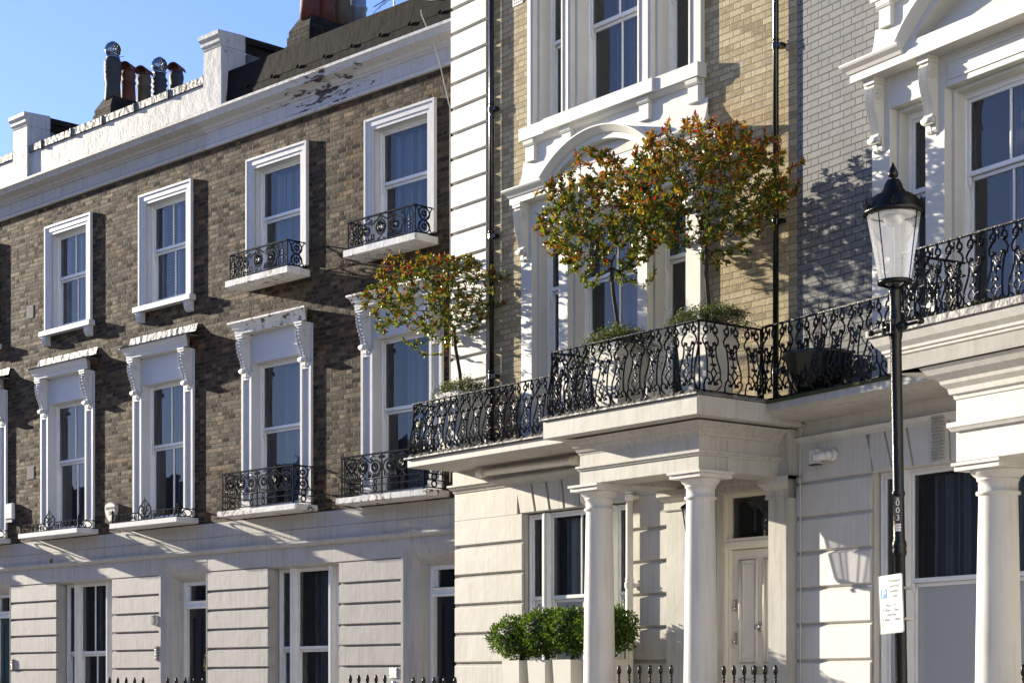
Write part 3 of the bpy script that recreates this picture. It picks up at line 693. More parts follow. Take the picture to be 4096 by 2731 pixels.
def ground_window(h, x0, x1, z0, z1, depth, meet, mat, low=None):
    """tripartite sash window between rusticated piers"""
    w = x1-x0; a = x0+.02; b = x1-.02; m1 = a+.34; m2 = b-.34
    win = sash_window(h, m1+.05, m2-.05, z0, z1, depth, meet, bars=1 if mat == 'b' else 0, curtain='net' if low else 'right', dusk='curtain' if low and mat == 'b' else 'curtain_dark', low=low)
    for p, q in ((a, m1), (m2, b)):
        s = sash_window(win, p, q, z0, z1, depth, meet, bars=0, curtain='right', dusk='curtain_dark', name='side_light', low=low)
    for c in (m1+.025, m2-.025):
        m = MB(); m.box(c-.05, c+.05, -depth-.13, -depth+.045, z0, z1).box(c-.022, c+.022, -depth+.045, -depth+.062, z0, z1); m.build('mullion', M['paint'], win, bevel=.005)
    m = MB(); m.box(x0-.02, x1+.02, -depth-.1, .03, z0-.10, z0); m.build('sill', M['trim'], win, bevel=.005)
    return win
def party_pier(h, c, w, name='chimney_pier'):
    m = MB(); a, b = c-w/2, c+w/2
    m.box(a, b, -.35, .11, 10.40, 11.36)
    m.prof([(-.35, 11.36), (.11, 11.36), (.12, 11.40), (.14, 11.43), (.14, 11.48), (.17, 11.53), (.17, 11.60), (-.35, 11.62)], a-.0, b+.0, True, False, .11)
    m.box(a-.02, b+.02, -.30, .125, 10.40, 10.50)
    return m.build(name, M['stucco_old'], h, bevel=.01)
def stack(h, c, pots, tall):
    m = MB(); zt = 12.05
    m.box(c-.27, c+.27, -3.45, -1.62, 10.3, 11.80).box(c-.31, c+.31, -3.49, -1.58, 11.80, 11.88).box(c-.29, c+.29, -3.47, -1.60, 11.88, 12.02).box(c-.27, c+.27, -3.45, -1.62, 12.02, 12.12)
    v = [(c-.27, 1.62, 12.12), (c+.27, 1.62, 12.12), (c+.27, 3.45, 12.12), (c-.27, 3.45, 12.12), (c-.16, 1.74, 12.33), (c+.16, 1.74, 12.33), (c+.16, 3.34, 12.33), (c-.16, 3.34, 12.33)]
    m.add(v, [(0,1,5,4),(1,2,6,5),(2,3,7,6),(3,0,4,7),(4,5,6,7)])
    st = m.build('chimney', M['brick_dark'], h)
    for k, (kind, d) in enumerate(pots):
        p = MB(); z = 12.28; mat = {'dark': 'pot_dark', 'red': 'pot_red', 'buff': 'pot_buff', 'ribbed': 'pot_dark', 'short': 'pot_dark', 'tred': 'pot_red', 'tall': 'pot_buff', 'flue': 'grey_metal'}[kind]
        if kind == 'dark':
            pr = [(.15, z), (.155, z+.02), (.135, z+.3), (.145, z+.38), (.155, z+.42), (.15, z+.46), (.155, z+.50)]
            for q in range(4): pr += [(.165, z+.52+q*.06), (.15, z+.55+q*.06)]
            pr += [(.12, z+.80), (.10, z+.80)]; top = z+.80
        elif kind in ('red', 'buff', 'short'):
            t = .62 if kind != 'short' else .85
            pr = [(.135, z), (.14, z+.1), (.125, z+t*.62), (.14, z+t*.64), (.14, z+t*.68), (.12, z+t*.72), (.135, z+t*.84), (.14, z+t*.88), (.12, z+t)]; top = z+t
        elif kind == 'ribbed':
            pr = [(.14, z), (.14, z+.1)]
            for q in range(6): pr += [(.155, z+.14+q*.095), (.12, z+.185+q*.095)]
            pr += [(.11, z+.75)]; top = z+.75
        elif kind == 'flue': pr = [(.15, z), (.145, z+.42), (.165, z+.44), (.165, z+.47), (.14, z+.5), (.14, z+1.0), (.13, z+1.0)]; top = z+1
        else: pr = [(.17, z), (.155, z+.3), (.13, z+.95), (.145, z+.98), (.13, z+1.05)]; top = z+1.05
        p.lathe(pr, c, d, 16)
        po = p.build('chimney_pot', M[mat], st, label={'dark': 'tall sooty ribbed chimney pot with spherical cowl', 'ribbed': 'brown ribbed chimney pot with spherical cowl'}.get(kind))
        # cowls (third level would be too deep: joined to the stack as its own children)
        q = MB()
        if kind in ('dark', 'ribbed'):
            R = .150; zc = top+.14
            q.lathe([(.12, top-.03), (.125, top+.02)], c, d, 16)
            for j in range(16):    # vaned sphere
                a = 2*pi*j/16; q.add([(c+R*cos(a+.9*(t-.5))*sin(pi*t)*1.0, -d+R*sin(a+.9*(t-.5))*sin(pi*t), zc+R*cos(pi*t)) for t in [i/8 for i in range(1, 8)]] +
                      [(c+R*.86*cos(a+.33+.9*(t-.5))*sin(pi*t), -d+R*.86*sin(a+.33+.9*(t-.5))*sin(pi*t), zc+R*cos(pi*t)) for t in [i/8 for i in range(1, 8)]], [(i, i+1, i+8, i+7) for i in range(6)])
            q.lathe([(.01, zc+R*.98), (.05, zc+R*.99), (.045, zc+R*.9)], c, d, 10); q.tube([(c-.22, -d, top), (c+.22, -d+.1, top)], .006, 4)
            q.build('cowl', M['zinc'], st)
        elif kind in ('red', 'buff', 'short'):
            n = 9; ang = .55   # half-round clay hood
            for (r_, f) in ((.115, 1), ):
                vs = []
                for i in range(n):
                    a = pi*i/(n-1); x = r_*cos(a); zz = top+.02+r_*sin(a)*.9
                    vs += [(c+x*cos(ang)-.17*sin(ang), -d+x*sin(ang)+.17*cos(ang)-.0, zz), (c+x*cos(ang)+.17*sin(ang), -d+x*sin(ang)-.17*cos(ang), zz)]
                vs += [(v[0], v[1], v[2]+.022) for v in vs]
                fs = [(2*i, 2*i+2, 2*i+3, 2*i+1) for i in range(n-1)]+[(2*n+2*i, 2*n+2*i+1, 2*n+2*i+3, 2*n+2*i+2) for i in range(n-1)]
                fs += [(2*i, 2*n+2*i, 2*n+2*i+2, 2*i+2) for i in range(n-1)]+[(2*i+1, 2*i+3, 2*n+2*i+3, 2*n+2*i+1) for i in range(n-1)]
                q.add(vs, fs)
            q.lathe([(.10, top-.02), (.12, top+.03)], c, d, 12)
            q.build('cowl', M['pot_red'], st)
    return st
def terrace_house(label, x0, x1, wins_lo, wins_up, doors, gw, cat='house', brown=True, piers=()):
    """one house of the brown brick terrace between party lines x0 and x1"""
    h = thing('brick_house', label, cat, FL.m, group='houses of the terrace')
    D = .0
    m = MB(); holes = [(c-.62, c+.62, 4.17, 6.46) for c, *_ in wins_lo]+[(c-.60, c+.60, 7.67, 9.375) for c, *_ in wins_up]
    m.wall(x0, x1, 4.09, 9.95, holes, D, .2); m.build('wall', M['brick_brown'], h)
    m = MB(); m.box(x0, x1, -9, -1.3, 0, 10.3); m.box(x0, x1, -1.3, -.4, 9.96, 10.35); m.build('rear_block', M['brick_dark'], h)
    # stucco base: piers, band, string course
    edges = sorted([x0]+[a for d in doors for a in d[:2]]+[a for g in gw for a in g[:2]]+[x1])
    m = MB(); cut = [(d[0], d[1]) for d in doors]+[(g[0], g[1]) for g in gw]
    for a, b in zip(edges[:-1], edges[1:]):
        if b-a < .02 or any(abs(a-c[0]) < .01 for c in cut): continue
        m.prof(rustic_pts(.1, 3.335, GRV[:-1], D, base=-.19, gd=.05, gh=.032), a, b)
        if any(abs(a-g[1]) < .01 for g in gw): m.box(a, a+.02, -.3, D-.05, .1, 3.335)
        if any(abs(b-g[0]) < .01 for g in gw):
            m.prof([(-.3, .1), (-.19, .1), (-.19, 3.335), (-.3, 3.335)], b-.02, b)
            for g0, g1 in zip(GRV[:-1], GRV[1:]): m.box(b, b+.016, -.175, -.004, g0+.03, g1-.036)
    m.build('rusticated_wall', M['stucco_grey'], h)
    m = MB()
    tops = sorted([(d[0], d[1], 3.56) for d in doors]); cur = x0
    for a, b, zt in tops:
        if a > cur+.01: m.prof([(-.3, 3.30), (-.035, 3.335), (D, 3.355), (D, 3.61), (-.3, 3.61)], cur, a)
        m.box(a, b, -.3, D, zt+.0, 3.61); cur = b
    if x1 > cur+.01: m.prof([(-.3, 3.30), (-.035, 3.335), (D, 3.355), (D, 3.61), (-.3, 3.61)], cur, x1)
    m.box(x0, x1, -.3, D+.012, 3.68, 3.866).box(x0, x1, -.3, D, 3.874, 4.09).box(x0, x1, -.3, D-.006, 3.866, 3.874)
    m.build('stucco_band', M['stucco_grey'], h)
    m = MB(); m.prof([(-.1, 3.61), (D+.02, 3.61), (D+.05, 3.63), (D+.065, 3.66), (D+.065, 3.685), (-.1, 3.685)], x0, x1); m.build('string_course', M['stucco_grey'], h)
    for c, sash, fl, gd in wins_lo: lower_window(h, c, 0, sash, fl, gd)
    for c, sash, gd, cu in wins_up: upper_window(h, c, sash, gd, cu)
    for d in doors: entrance(h, d[0], d[1], 'stucco_grey', d[2], d[3])
    for g in gw: ground_window(h, g[0], g[1], .95, 3.33, .20, 2.12, g[2])
    return h
def crown(h, x0, x1, white, old, cap0=False, cap1=False):
    m = MB()
    m.prof([(-.3, 9.885), (.045, 9.885), (.055, 9.93), (.03, 9.95), (.02, 9.97), (.02, 10.13), (.045, 10.14), (.05, 10.165), (.075, 10.175), (.095, 10.20), (.10, 10.215), (.215, 10.245), (.235, 10.25), (.245, 10.29), (.27, 10.33), (.28, 10.335), (.28, 10.375), (-.3, 10.39)], x0, x1)
    m.build('cornice', M['cornice_old'] if old else M['stucco_grey'], h)
    m = MB()
    if white:
        m.box(x0+.02, x1-.02, -.35, .06, 10.39, 10.89); m.build('parapet', M['stucco_old'], h, bevel=.01)
        m = MB(); n = 22; rnd = random.Random(3)
        for zb, zt, d in ((10.385, 10.46, .115), (10.885, 11.01, .088)):
            k = int((x1-x0)/.85)
            for i in range(k):
                a = x0+(x1-x0)*i/k; b = x0+(x1-x0)*(i+1)/k
                m.box(a+.004, b-.004, -.36, d-.004*rnd.random(), zb+.005*rnd.random(), zt+.008*rnd.random()); m.box(b-.025, b+.02, -.34, d+.014, zb-.012, zt+.012)
        m.build('lead_coping', M['lead'], h, bevel=.006)
    else:
        m.box(x0+.02, x1-.0, -.9, .02, 10.39, 10.62); m.prof([(-.9, 10.62), (.012, 10.62), (-.02, 11.0), (-.9, 11.06)], x0+.02, x1)
        rnd = random.Random(5)
        for i in range(9):
            x = x0+.4+i*.62; m.tube([(x, -.03, 10.62), (x+.05, -.03, 10.66)], .02, 5)
        m.build('slate_parapet', M['slate'], h, bevel=.01)
LB = terrace_house('brown brick terraced house numbered 22 with cresting guards and blinds upstairs', -11.62, -5.83,
    [(-9.92, 1, True, 'crest'), (-7.03, 1, True, 'crest')], [(-9.88, 1, False, 'blind'), (-6.96, 1, False, 'blind')],
    [(-7.17, -5.86, 'door_black', '22')], [(-10.31, -8.55, 'b')])
LC = terrace_house('brown brick terraced house with net curtains and tall iron guards beside the cream house', -5.83, 0.0,
    [(-4.06, 0, False, 'tall'), (-1.24, 0, False, 'tall')], [(-4.05, 0, True, 'net'), (-1.27, 0, True, 'net')],
    [(-1.27, .04, 'door_black', '20')], [(-4.30, -2.62, 'c')])
LA = terrace_house('brown brick terraced house with teal door at the left edge', -17.4, -11.62,
    [(-15.6, 1, True, 'crest'), (-12.80, 1, True, 'crest')], [(-15.6, 1, False, 'blind'), (-12.98, 1, False, 'blind')],
    [(-13.15, -11.86, 'door_teal', None)], [(-16.2, -14.5, 'b')])
crown(LB, -11.62, -5.83, True, False); crown(LC, -5.83, 0.12, False, True); crown(LA, -17.4, -11.62, True, False)
party_pier(LB, -11.33, .50); party_pier(LC, -5.56, .48)
for h, c in ((LB, -11.40), (LC, -5.60)):
    m = MB(); m.box(c-.24, c+.24, -6.5, -.36, 10.3, 11.50); m.box(c-.29, c+.29, -6.55, -.34, 11.50, 11.60)
    m.build('party_wall', M['brick_dark'], h)
    m = MB(); m.prof([(-.36, 10.95), (-.36, 11.35), (-2.6, 11.2), (-2.6, 10.95)], c+.24, c+.275); m.build('lead_apron', M['lead'], h)
stack(LB, -11.42, [('dark', -1.84), ('red', -2.17), ('buff', -2.51), ('ribbed', -2.85), ('short', -3.23)], False)
stack(LC, -5.62, [('tred', -1.84), ('tred', -2.17), ('tall', -2.50), ('flue', -2.84)], True)
m = MB(); m.tube([(-5.0, 3.1, 11.0), (-5.0, 3.1, 13.2)], .015, 5); m.tube([(-5.4, 3.0, 12.75), (-4.6, 3.1, 12.95)], .008, 4)
for k in range(6): m.tube([(-5.35+.13*k, 2.95, 12.62+.035*k), (-5.30+.13*k, 3.2, 12.92+.035*k)], .006, 4)
a = m.build('television_aerial', M['grey_metal']); a.matrix_world = FL.m; setp(a, 'thin metal television aerial on the roof behind the black parapet', 'aerial')
# ================================================================ cream stucco house no. 18 (middle)
def tripart(h, xs, z0, z1, zm, depth, mat, base, transom, bars_mid=1, name='bay_window'):
    """three-light sash bay: xs = [o0,o1,m0,m1,...] openings"""
    root = None
    for k, (a, b) in enumerate(xs):
        s = sash_window(h if root is None else root, a+.0, b-.0, z0, z1, depth, transom, bars=(bars_mid if k == 1 else 0), curtain='right', dusk='curtain_dark', name=name if root is None else 'side_light', frame=.07)
        if root is None: root = s
    return root
def arch_band(m, cx, z, R, a0, a1, prof, n=28):
    """sweep (d,r) profile round an arc in the facade plane"""
    k = len(prof); vs = []
    for i in range(n+1):
        a = a0+(a1-a0)*i/n
        for d, r in prof: vs.append((cx+(R+r)*cos(a), -d, z+(R+r)*sin(a)))
    fs = [(i*k+j, i*k+(j+1) % k, (i+1)*k+(j+1) % k, (i+1)*k+j) for i in range(n) for j in range(k)]
    fs += [tuple(range(k)), tuple(n*k+j for j in reversed(range(k)))]
    m.add(vs, fs)
def first_floor_bay(h, mat, x0, x1, ops, base, cons, dcor, arch, cx0, cx1, zc=7.60, zb=4.5, transom=6.50):
    """projecting white window case: piers, frieze, consoles, cornice with segmental arch"""
    m = MB(); cur = x0
    for a, b in ops:
        m.box(cur, a, -.28, base, zb, 7.60); cur = b
    m.box(cur, x1, -.28, base, zb, 7.60)
    for a, b in ops: m.box(a, b, -.28, base, 7.30, 7.60)
    # reveals step
    for a, b in ops: m.box(a-.0, a+.045, -.28, base-.09, zb, 7.30).box(b-.045, b, -.28, base-.09, zb, 7.30).box(a+.045, b-.045, -.28, base-.09, 7.26, 7.30)
    case = m.build('window_case', M[mat], h, bevel=.005)
    m = MB()
    cen = ops[len(ops)//2]
    m.tube([(cen[0]+.05, -base-.002, 7.37), (cen[1]-.05, -base-.002, 7.37), (cen[1]-.05, -base-.002, 7.53), (cen[0]+.05, -base-.002, 7.53)], .014, 4, closed=True)
    m.build('panel_moulding', M[mat], case)
    for x in cons: console(x, .125, 6.90, 7.56, .145, base, leaf=False, ridges=4).build('bracket', M[mat], case)
    m = MB(); t = base
    cx, half, rise, out = arch; CP = [(-.1, 7.615), (t+dcor-.08, 7.615), (t+dcor-.08, 7.69), (t+dcor-.065, 7.70), (t+dcor-.05, 7.73), (t+dcor-.01, 7.765), (t+dcor, 7.785), (t+dcor, 7.80), (-.1, 7.815)]
    m.prof(CP, cx0, cx-half+.06, True, False, t+dcor-.08); m.prof(CP, cx+half-.06, cx1, False, True, t+dcor-.08)
    m.box(cx-half+.06, cx+half-.06, -.1, t+dcor-.081, 7.614, 7.79)
    m.box(cx0, cx1, -.1, t+.01, 7.59, 7.62)
    cor = m.build('window_cornice', M[mat], case, bevel=.003)
    R = (half*half+rise*rise)/(2*rise); zc_ = 7.80+rise-R; a = math.asin(half/R)
    m = MB(); arch_band(m, cx, zc_, R, pi/2+a, pi/2-a, [(0, -.15), (t+dcor-.10, -.15), (t+dcor-.10, -.09), (t+dcor-.07, -.08), (t+dcor-.02, -.03), (t+dcor, -.015), (t+dcor, .0), (0, .012)])
    n = 24; pts = [(cx+(R-.13)*sin(-a+2*a*i/n), zc_+(R-.13)*cos(-a+2*a*i/n)) for i in range(n+1)]; pts = [p for p in pts if p[1] > 7.80]
    m.poly([(pts[0][0], 7.79)]+pts+[(pts[-1][0], 7.79)], -.05, -.01)
    m.build('arched_pediment', M[mat], cor)
    return case
def second_floor_bay(h, mat, x0, x1, ops, base, zs=8.56, zt=11.6, flare=True):
    m = MB(); cur = x0
    for a, b in ops: m.box(cur, a, -.28, base, zs, zt); cur = b
    m.box(cur, x1, -.28, base, zs, zt)
    for a, b in ops:
        m.box(a, a+.05, -.28, base-.07, zs, zt).box(b-.05, b, -.28, base-.07, zs, zt)
        m.box(a-.05, a-.035, base, base+.012, zs, zt).box(b+.035, b+.05, base, base+.012, zs, zt)
    case = m.build('window_case', M[mat], h, bevel=.005)
    m = MB(); m.box(x0-.08, x1+.03, -.1, base+.075, zs-.165, zs); c = (x0+x1)/2; m.box(ops[1][0]-.42, ops[1][1]+.38, base+.07, base+.105, zs-.164, zs-.002)
    m.build('sill', M[mat], case, bevel=.006)
    # apron with concave wings
    m = MB(); q = base-.02
    L_ = [(x0-.21-.0*0, 7.80), (x0-.16, 7.85), (x0-.09, 7.93), (x0-.03, 8.05), (x0-.0, 8.2), (x0, zs-.16)]
    R_ = [(x1, zs-.16), (x1, 8.2), (x1+.03, 8.05), (x1+.09, 7.93), (x1+.16, 7.85), (x1+.21, 7.80)]
    m.poly(L_+R_, -.1, q)
    m.prof([(q, 7.81), (q+.13, 7.81), (q+.08, 7.86), (q+.045, 7.93), (q+.02, 8.03), (q, 8.16)], x0-.10, x1+.10)
    m.prof([(q, zs-.165), (q+.075, zs-.165), (q+.06, zs-.19), (q+.03, zs-.215), (q, zs-.22)], x0, x1)
    m.build('apron', M[mat], case, bevel=.003)
    for x in (x0+.09, ops[0][1]+.14, ops[1][1]+.15, x1-.10):
        k = MB(); k.box(x-.085, x+.085, q-.01, q+.05, zs-.43, zs-.22); k.prof([(q, zs-.24), (q+.06, zs-.24), (q+.075, zs-.215), (q+.085, zs-.17), (q, zs-.17)], x-.10, x+.10)
        k.build('bracket', M[mat], case, bevel=.003)
    return case
HM = thing('stucco_house', 'cream stucco house numbered 18 with column porch, yellow brick upper floors and arched window', 'house', FM.m)
OP2 = [(1.76, 2.31), (2.50, 3.72), (3.96, 4.59)]; OP1 = [(1.74, 2.27), (2.45, 3.73), (3.906, 4.553)]
m = MB(); m.wall(.77, 6.235, 4.45, 14, [(1.6, 4.7, 4.5, 7.5), (1.72, 4.72, 8.45, 11.55)], 0, .2); m.build('wall', M['brick_yellow'], HM)
m = MB(); m.box(0.0, 6.235, -9, -1.4, 0, 14).box(0, 6.235, -1.4, -.3, 13.6, 14); m.box(0, .8, -1.4, -.3, 4, 14); m.build('rear_block', M['brick_dark'], HM)
m = MB(); m.prof(rustic_pts(4.50, 14, [4.9+.3305*k+.0 for k in range(27)], .06, base=-.3, gd=.05, gh=.032), 0.0, .775); m.build('quoin_strip', M['stucco_white'], HM)
second_floor_bay(HM, 'trim_cream', 1.636, 4.80, OP2, .06)
tripart(HM, OP2, 8.56, 11.5, 10, .17, 'paint', .13, 9.60, bars_mid=1)
first_floor_bay(HM, 'trim_cream', 1.52, 4.80, OP1, .065, [1.61, 2.36, 3.82, 4.69], .21, (3.14, 1.03, .40, .3), 1.45, 5.17)
tripart(HM, OP1, 4.6, 7.28, 6.5, .15, 'paint', .10, 6.52, bars_mid=1)
# ground floor
GM = [.33, .72, 1.105, 1.49, 1.875, 2.26, 2.64, 3.025, 3.41]
m = MB()
m.prof(rustic_pts(.1, 3.755, GM, 0, gd=.045, gh=.036), 0.0, 1.455); m.box(0, 1.36, -.3, 0, 3.755, 4.15)
m.box(1.30, 1.455, -.30, -.05, .1, 3.755)
m.build('rusticated_wall', M['stucco_cream'], HM, bevel=.004); m = MB(); m.prof(rustic_pts(.1, 3.80, GM, 0, gd=.045, gh=.036), 3.50, 4.42); m.box(3.50, 3.64, -.3, -.05, .1, 3.76)
m.build('rusticated_wall', M['stucco_cream'], HM, bevel=.004)
m = MB(); bl = [(1.30, 1.40), (1.633, 1.73), (1.928, 2.02), (2.24, 2.30), (2.60, 2.60), (2.93, 2.90), (3.23, 3.17), (3.55, 3.46), (3.70, 3.66)]
for i in range(len(bl)-1):
    (ta, ba), (tb, bb) = bl[i], bl[i+1]; g = .017
    m.poly([(ta+g, 4.15), (ba+g, 3.76), (bb-g, 3.76), (tb-g, 4.15)], -.04, 0)
m.box(1.36, 3.7, -.3, -.035, 3.755, 4.15); m.box(3.5, 4.45, -.3, -.001, 3.80, 4.15)
m.build('voussoir_lintel', M['stucco_cream'], HM, bevel=.006)
m = MB(); m.prof([(-.1, 4.12), (.012, 4.12), (.02, 4.15), (.045, 4.165), (.06, 4.19), (.075, 4.20), (.075, 4.225), (-.1, 4.24)], -.0, 4.33, True, False, 0)
m.box(0, 4.33, -.3, .03, 4.22, 4.40); m.build('string_course', M['stucco_cream'], HM)
gwm = ground_window(HM, 1.455, 3.50, .95, 3.74, .10, 2.66, 'b', 'glass_frost')
# entrance recess
m = MB(); m.box(4.42, 4.88, -.6, -.12, .3, 3.83).box(5.92, 6.235, -.6, -.12, .3, 3.83).box(4.88, 5.92, -.6, -.12, 3.73, 3.83)
m.build('door_recess', M['stucco_cream'], HM, bevel=.005)
f = MB(); d = -.22; a, b = 4.88, 5.92
f.box(a, a+.05, d-.12, d+.02, .5, 3.73).box(b-.05, b, d-.12, d+.02, .5, 3.73).box(a+.05, b-.05, d-.12, d+.019, 3.69, 3.73).box(a+.05, a+.075, d-.12, d-.02, .5, 3.69).box(b-.075, b-.05, d-.12, d-.02, .5, 3.69)
f.prof([(d-.12, 3.11), (d+.0, 3.11), (d+.01, 3.14), (d+.035, 3.15), (d+.035, 3.19), (d+.02, 3.20), (d+.02, 3.23), (d-.12, 3.245)], a+.05, b-.05)
dfm = f.build('door_frame', M['paint_cream'], HM, bevel=.004)
g = MB(); g.box(a+.07, b-.07, d-.075, d-.07, 3.24, 3.69); g.build('transom_glass', M['glass'], dfm)
g = MB(); g.box(a, b, d-.5, d-.45, 3.1, 3.75); g.build('hall_lining', M['room'], dfm)
text_obj('door_number', '18', .43, plain_mat('etched_numeral', C(.008, .01, .02), .3), dfm, 5.395, d-.068, 3.30, sx=.85)
m = MB(); x0, x1 = a+.075, b-.075; zt = 3.105
m.box(x0, x1, d-.12, d-.065, .5, zt); door = m.build('door', M['paint_cream'], dfm, bevel=.004)
m = MB(); dd = d-.065
for pa, pb in ((x0+.12, (x0+x1)/2-.055), ((x0+x1)/2+.055, x1-.12)):
    for za, zb in ((.72, 1.66), (1.84, 2.99)):
        m.tube([(pa, -dd-.008, za), (pb, -dd-.008, za), (pb, -dd-.008, zb), (pa, -dd-.008, zb)], .022, 6, closed=True)
        m.tube([(pa+.05, -dd-.002, za+.05), (pb-.05, -dd-.002, za+.05), (pb-.05, -dd-.002, zb-.05), (pa+.05, -dd-.002, zb-.05)], .010, 4, closed=True)
m.build('panel_moulding', M['paint_cream'], door)
m = MB(); cx = (x0+x1)/2+.0
m.tube([(cx+.01, -dd, 2.235), (cx+.01, -dd-.02, 2.235)], .052, 14); m.tube([(cx-.0, -dd-.02, 2.235), (cx-.0, -dd-.075, 2.235)], .030, 12); m.build('door_knob', M['chrome'], door)
m = MB(); m.box(cx-.14, cx+.14, dd, dd+.012, 1.71, 1.80).box(cx-.11, cx+.11, dd+.011, dd+.018, 1.73, 1.78); m.build('letter_plate', M['chrome'], door)
m = MB()
for zz in (2.42, 2.05): m.box(x0+.02, x0+.075, dd, dd+.015, zz, zz+.13); m.tube([(x0+.05, -dd-.01, zz+.03), (x0+.05, -dd-.04, zz+.03)], .02, 8)
m.build('door_lock', M['chrome'], door)
# responds beside the door
m = MB()
for a, b, dp in ((4.27, 4.60, .10), (5.93, 6.20, .14)):
    m.box(a, b, -.6, dp, .3, 3.58); m.prof([(-.3, 3.57), (dp+.012, 3.57), (dp+.02, 3.585), (dp+.012, 3.60), (dp+.012, 3.66), (dp+.03, 3.68), (dp+.06, 3.72), (dp+.075, 3.73), (dp+.075, 3.80), (-.3, 3.80)], a-.02, b+.02, True, True, dp)
m.build('pilaster', M['stucco_cream'], HM, bevel=.004)
# porch
m = MB()
m.box(4.17, 6.09, .90, 1.30, 3.80, 4.25).box(5.72, 6.09, -.2, .90, 3.80, 4.25).box(4.17, 4.54, -.2, .90, 3.80, 4.25).box(4.54, 5.72, -.32, .90, 3.97, 4.25).box(6.09, 6.24, -.2, .14, 3.80, 4.30).box(4.54, 5.72, -.62, -.11, 3.81, 3.98)
en = m.build('entablature', M['stucco_cream'], HM, bevel=.006)
m = MB()
SB = [(1.26, 3.955), (1.315, 3.955), (1.32, 3.975), (1.335, 3.98), (1.335, 4.005), (1.26, 4.02)]; m.prof(SB, 4.17, 6.09, True, True, 1.30)
P = [(1.26, 4.13), (1.305, 4.13), (1.31, 4.155), (1.325, 4.16), (1.335, 4.185), (1.36, 4.21), (1.365, 4.225), (1.41, 4.26), (1.44, 4.29), (1.26, 4.31)]
m.prof(P, 4.17, 6.09, True, True, 1.30)
# same mouldings returned along the right flank
def flank(m, x, P, d0, d1, base):
    n = len(P); v = []
    for dd, mit in ((d0, 0), (d1, 1)):
        for p in P: v.append((x+(p[0]-base), -(dd+((p[0]-base) if mit else 0)), p[1]))
    m.add(v, [(i, i+n, (i+1) % n+n, (i+1) % n) for i in range(n)]+[tuple(range(n)), tuple(i+n for i in reversed(range(n)))])
flank(m, 6.09, P, 0, 1.30, 1.30); flank(m, 6.09, SB, 0, 1.30, 1.30)
m.build('porch_moulding', M['stucco_cream'], en)
m = MB(); m.box(3.89, 6.385, .78, 1.60, 4.31, 4.51).box(4.17, 6.385, -.05, .78, 4.31, 4.51); m.build('porch_slab', M['stucco_cream'], HM, bevel=.008)
m = MB(); m.box(3.86, 6.40, .74, 1.63, 4.511, 4.535).box(.03, 3.86, -.02, .84, 4.505, 4.53).box(3.86, 6.4, -.02, .74, 4.511, 4.535); m.build('lead_flashing', M['lead'], HM, bevel=.004)
m = MB(); m.box(.06, 3.89, -.05, .80, 4.40, 4.505); m.build('balcony_slab', M['stucco_cream'], HM, bevel=.008)
column(HM, 4.27, 1.10, .35, 3.80, .185, .148, .46, M['stucco_white']); column(HM, 5.90, 1.10, .35, 3.80, .185, .148, .46, M['stucco_white'])
# mossy debris along the slab edge
m = MB(); rnd = random.Random(11)
for (xa, xb, dd, z) in ((.1, 3.86, .79, 4.53), (3.9, 6.36, 1.58, 4.535)):
    x = xa
    while x < xb:
        r = .024+.03*rnd.random(); m.lathe([(r*1.3, z-.01), (r, z+r*.5), (r*.3, z+r*.9)], x, dd-.01-.03*rnd.random(), 6, smooth=False); x += r*1.0
for k in range(50):
    r = .018+.02*rnd.random(); m.lathe([(r*1.3, 4.52), (r, 4.53+r*.5), (r*.3, 4.53+r*.9)], 6.36-.02*rnd.random(), .1+1.45*k/50, 6, smooth=False)
o = m.build('moss_edging', plain_mat('dry_moss', C(.13, .11, .085), .95, bumpd=.01, bscale=30, var=.5)); o.matrix_world = FM.m; setp(o, 'crumbly brown moss along the cream balcony edge', 'moss', kind='stuff')
# ================================================================ grey painted brick house (right)
HR = thing('painted_house', 'grey painted brick house with white bay, scroll brackets and column porch at the right', 'house', FR.m)
m = MB(); m.wall(0.0, 7.5, 4.45, 14, [(1.35, 4.45, 4.5, 7.5)], 0, .2); m.build('wall', M['brick_grey'], HR)
m = MB(); m.box(0.0, 7.5, -9, -1.4, 0, 14).box(0, 7.5, -1.4, -.3, 13.6, 14); m.build('rear_block', M['brick_dark'], HR)
OPR = [(1.51, 2.005), (2.272, 3.52), (3.79, 4.28)]
first_floor_bay(HR, 'trim_cream', 1.243, 4.55, OPR, .07, [1.36, 2.12, 3.65, 4.42], .28, (2.90, 1.05, .55, .3), 1.14, 4.66)
tripart(HR, OPR, 4.6, 7.27, 6.5, .13, 'paint', .15, 6.46, bars_mid=1)
second_floor_bay(HR, 'trim_cream', 1.36, 4.50, [(1.55, 2.05), (2.35, 3.5), (3.8, 4.3)], .06, zt=9.5)
GR = [.36, .735, 1.105, 1.475, 1.85, 2.23, 2.61, 2.99, 3.36, 3.73]
m = MB(); m.prof(rustic_pts(.1, 4.17, GR, 0, gd=.045, gh=.034), -.02, 1.14); m.box(1.02, 1.14, -.3, -.05, .1, 3.74)
m.build('rusticated_wall', M['stucco_white'], HR, bevel=.004); m = MB(); m.prof(rustic_pts(.1, 4.17, GR, 0, gd=.045, gh=.034), 3.75, 7.5)
m.build('rusticated_wall', M['stucco_white'], HR, bevel=.004)
m = MB(); bl = [(1.03, 1.18), (1.33, 1.455), (1.65, 1.756), (1.985, 2.07), (2.24, 2.26), (2.6, 2.56), (2.9, 2.83), (3.2, 3.1), (3.7, 3.6)]
for i in range(len(bl)-1):
    (ta, ba), (tb, bb) = bl[i], bl[i+1]; g = .017
    if i == 3: continue
    m.poly([(ta+g, 4.17), (ba+g, 3.74), (bb-g, 3.74), (tb-g, 4.17)], -.04, 0)
m.box(1.1, 3.75, -.3, -.035, 3.735, 4.17)
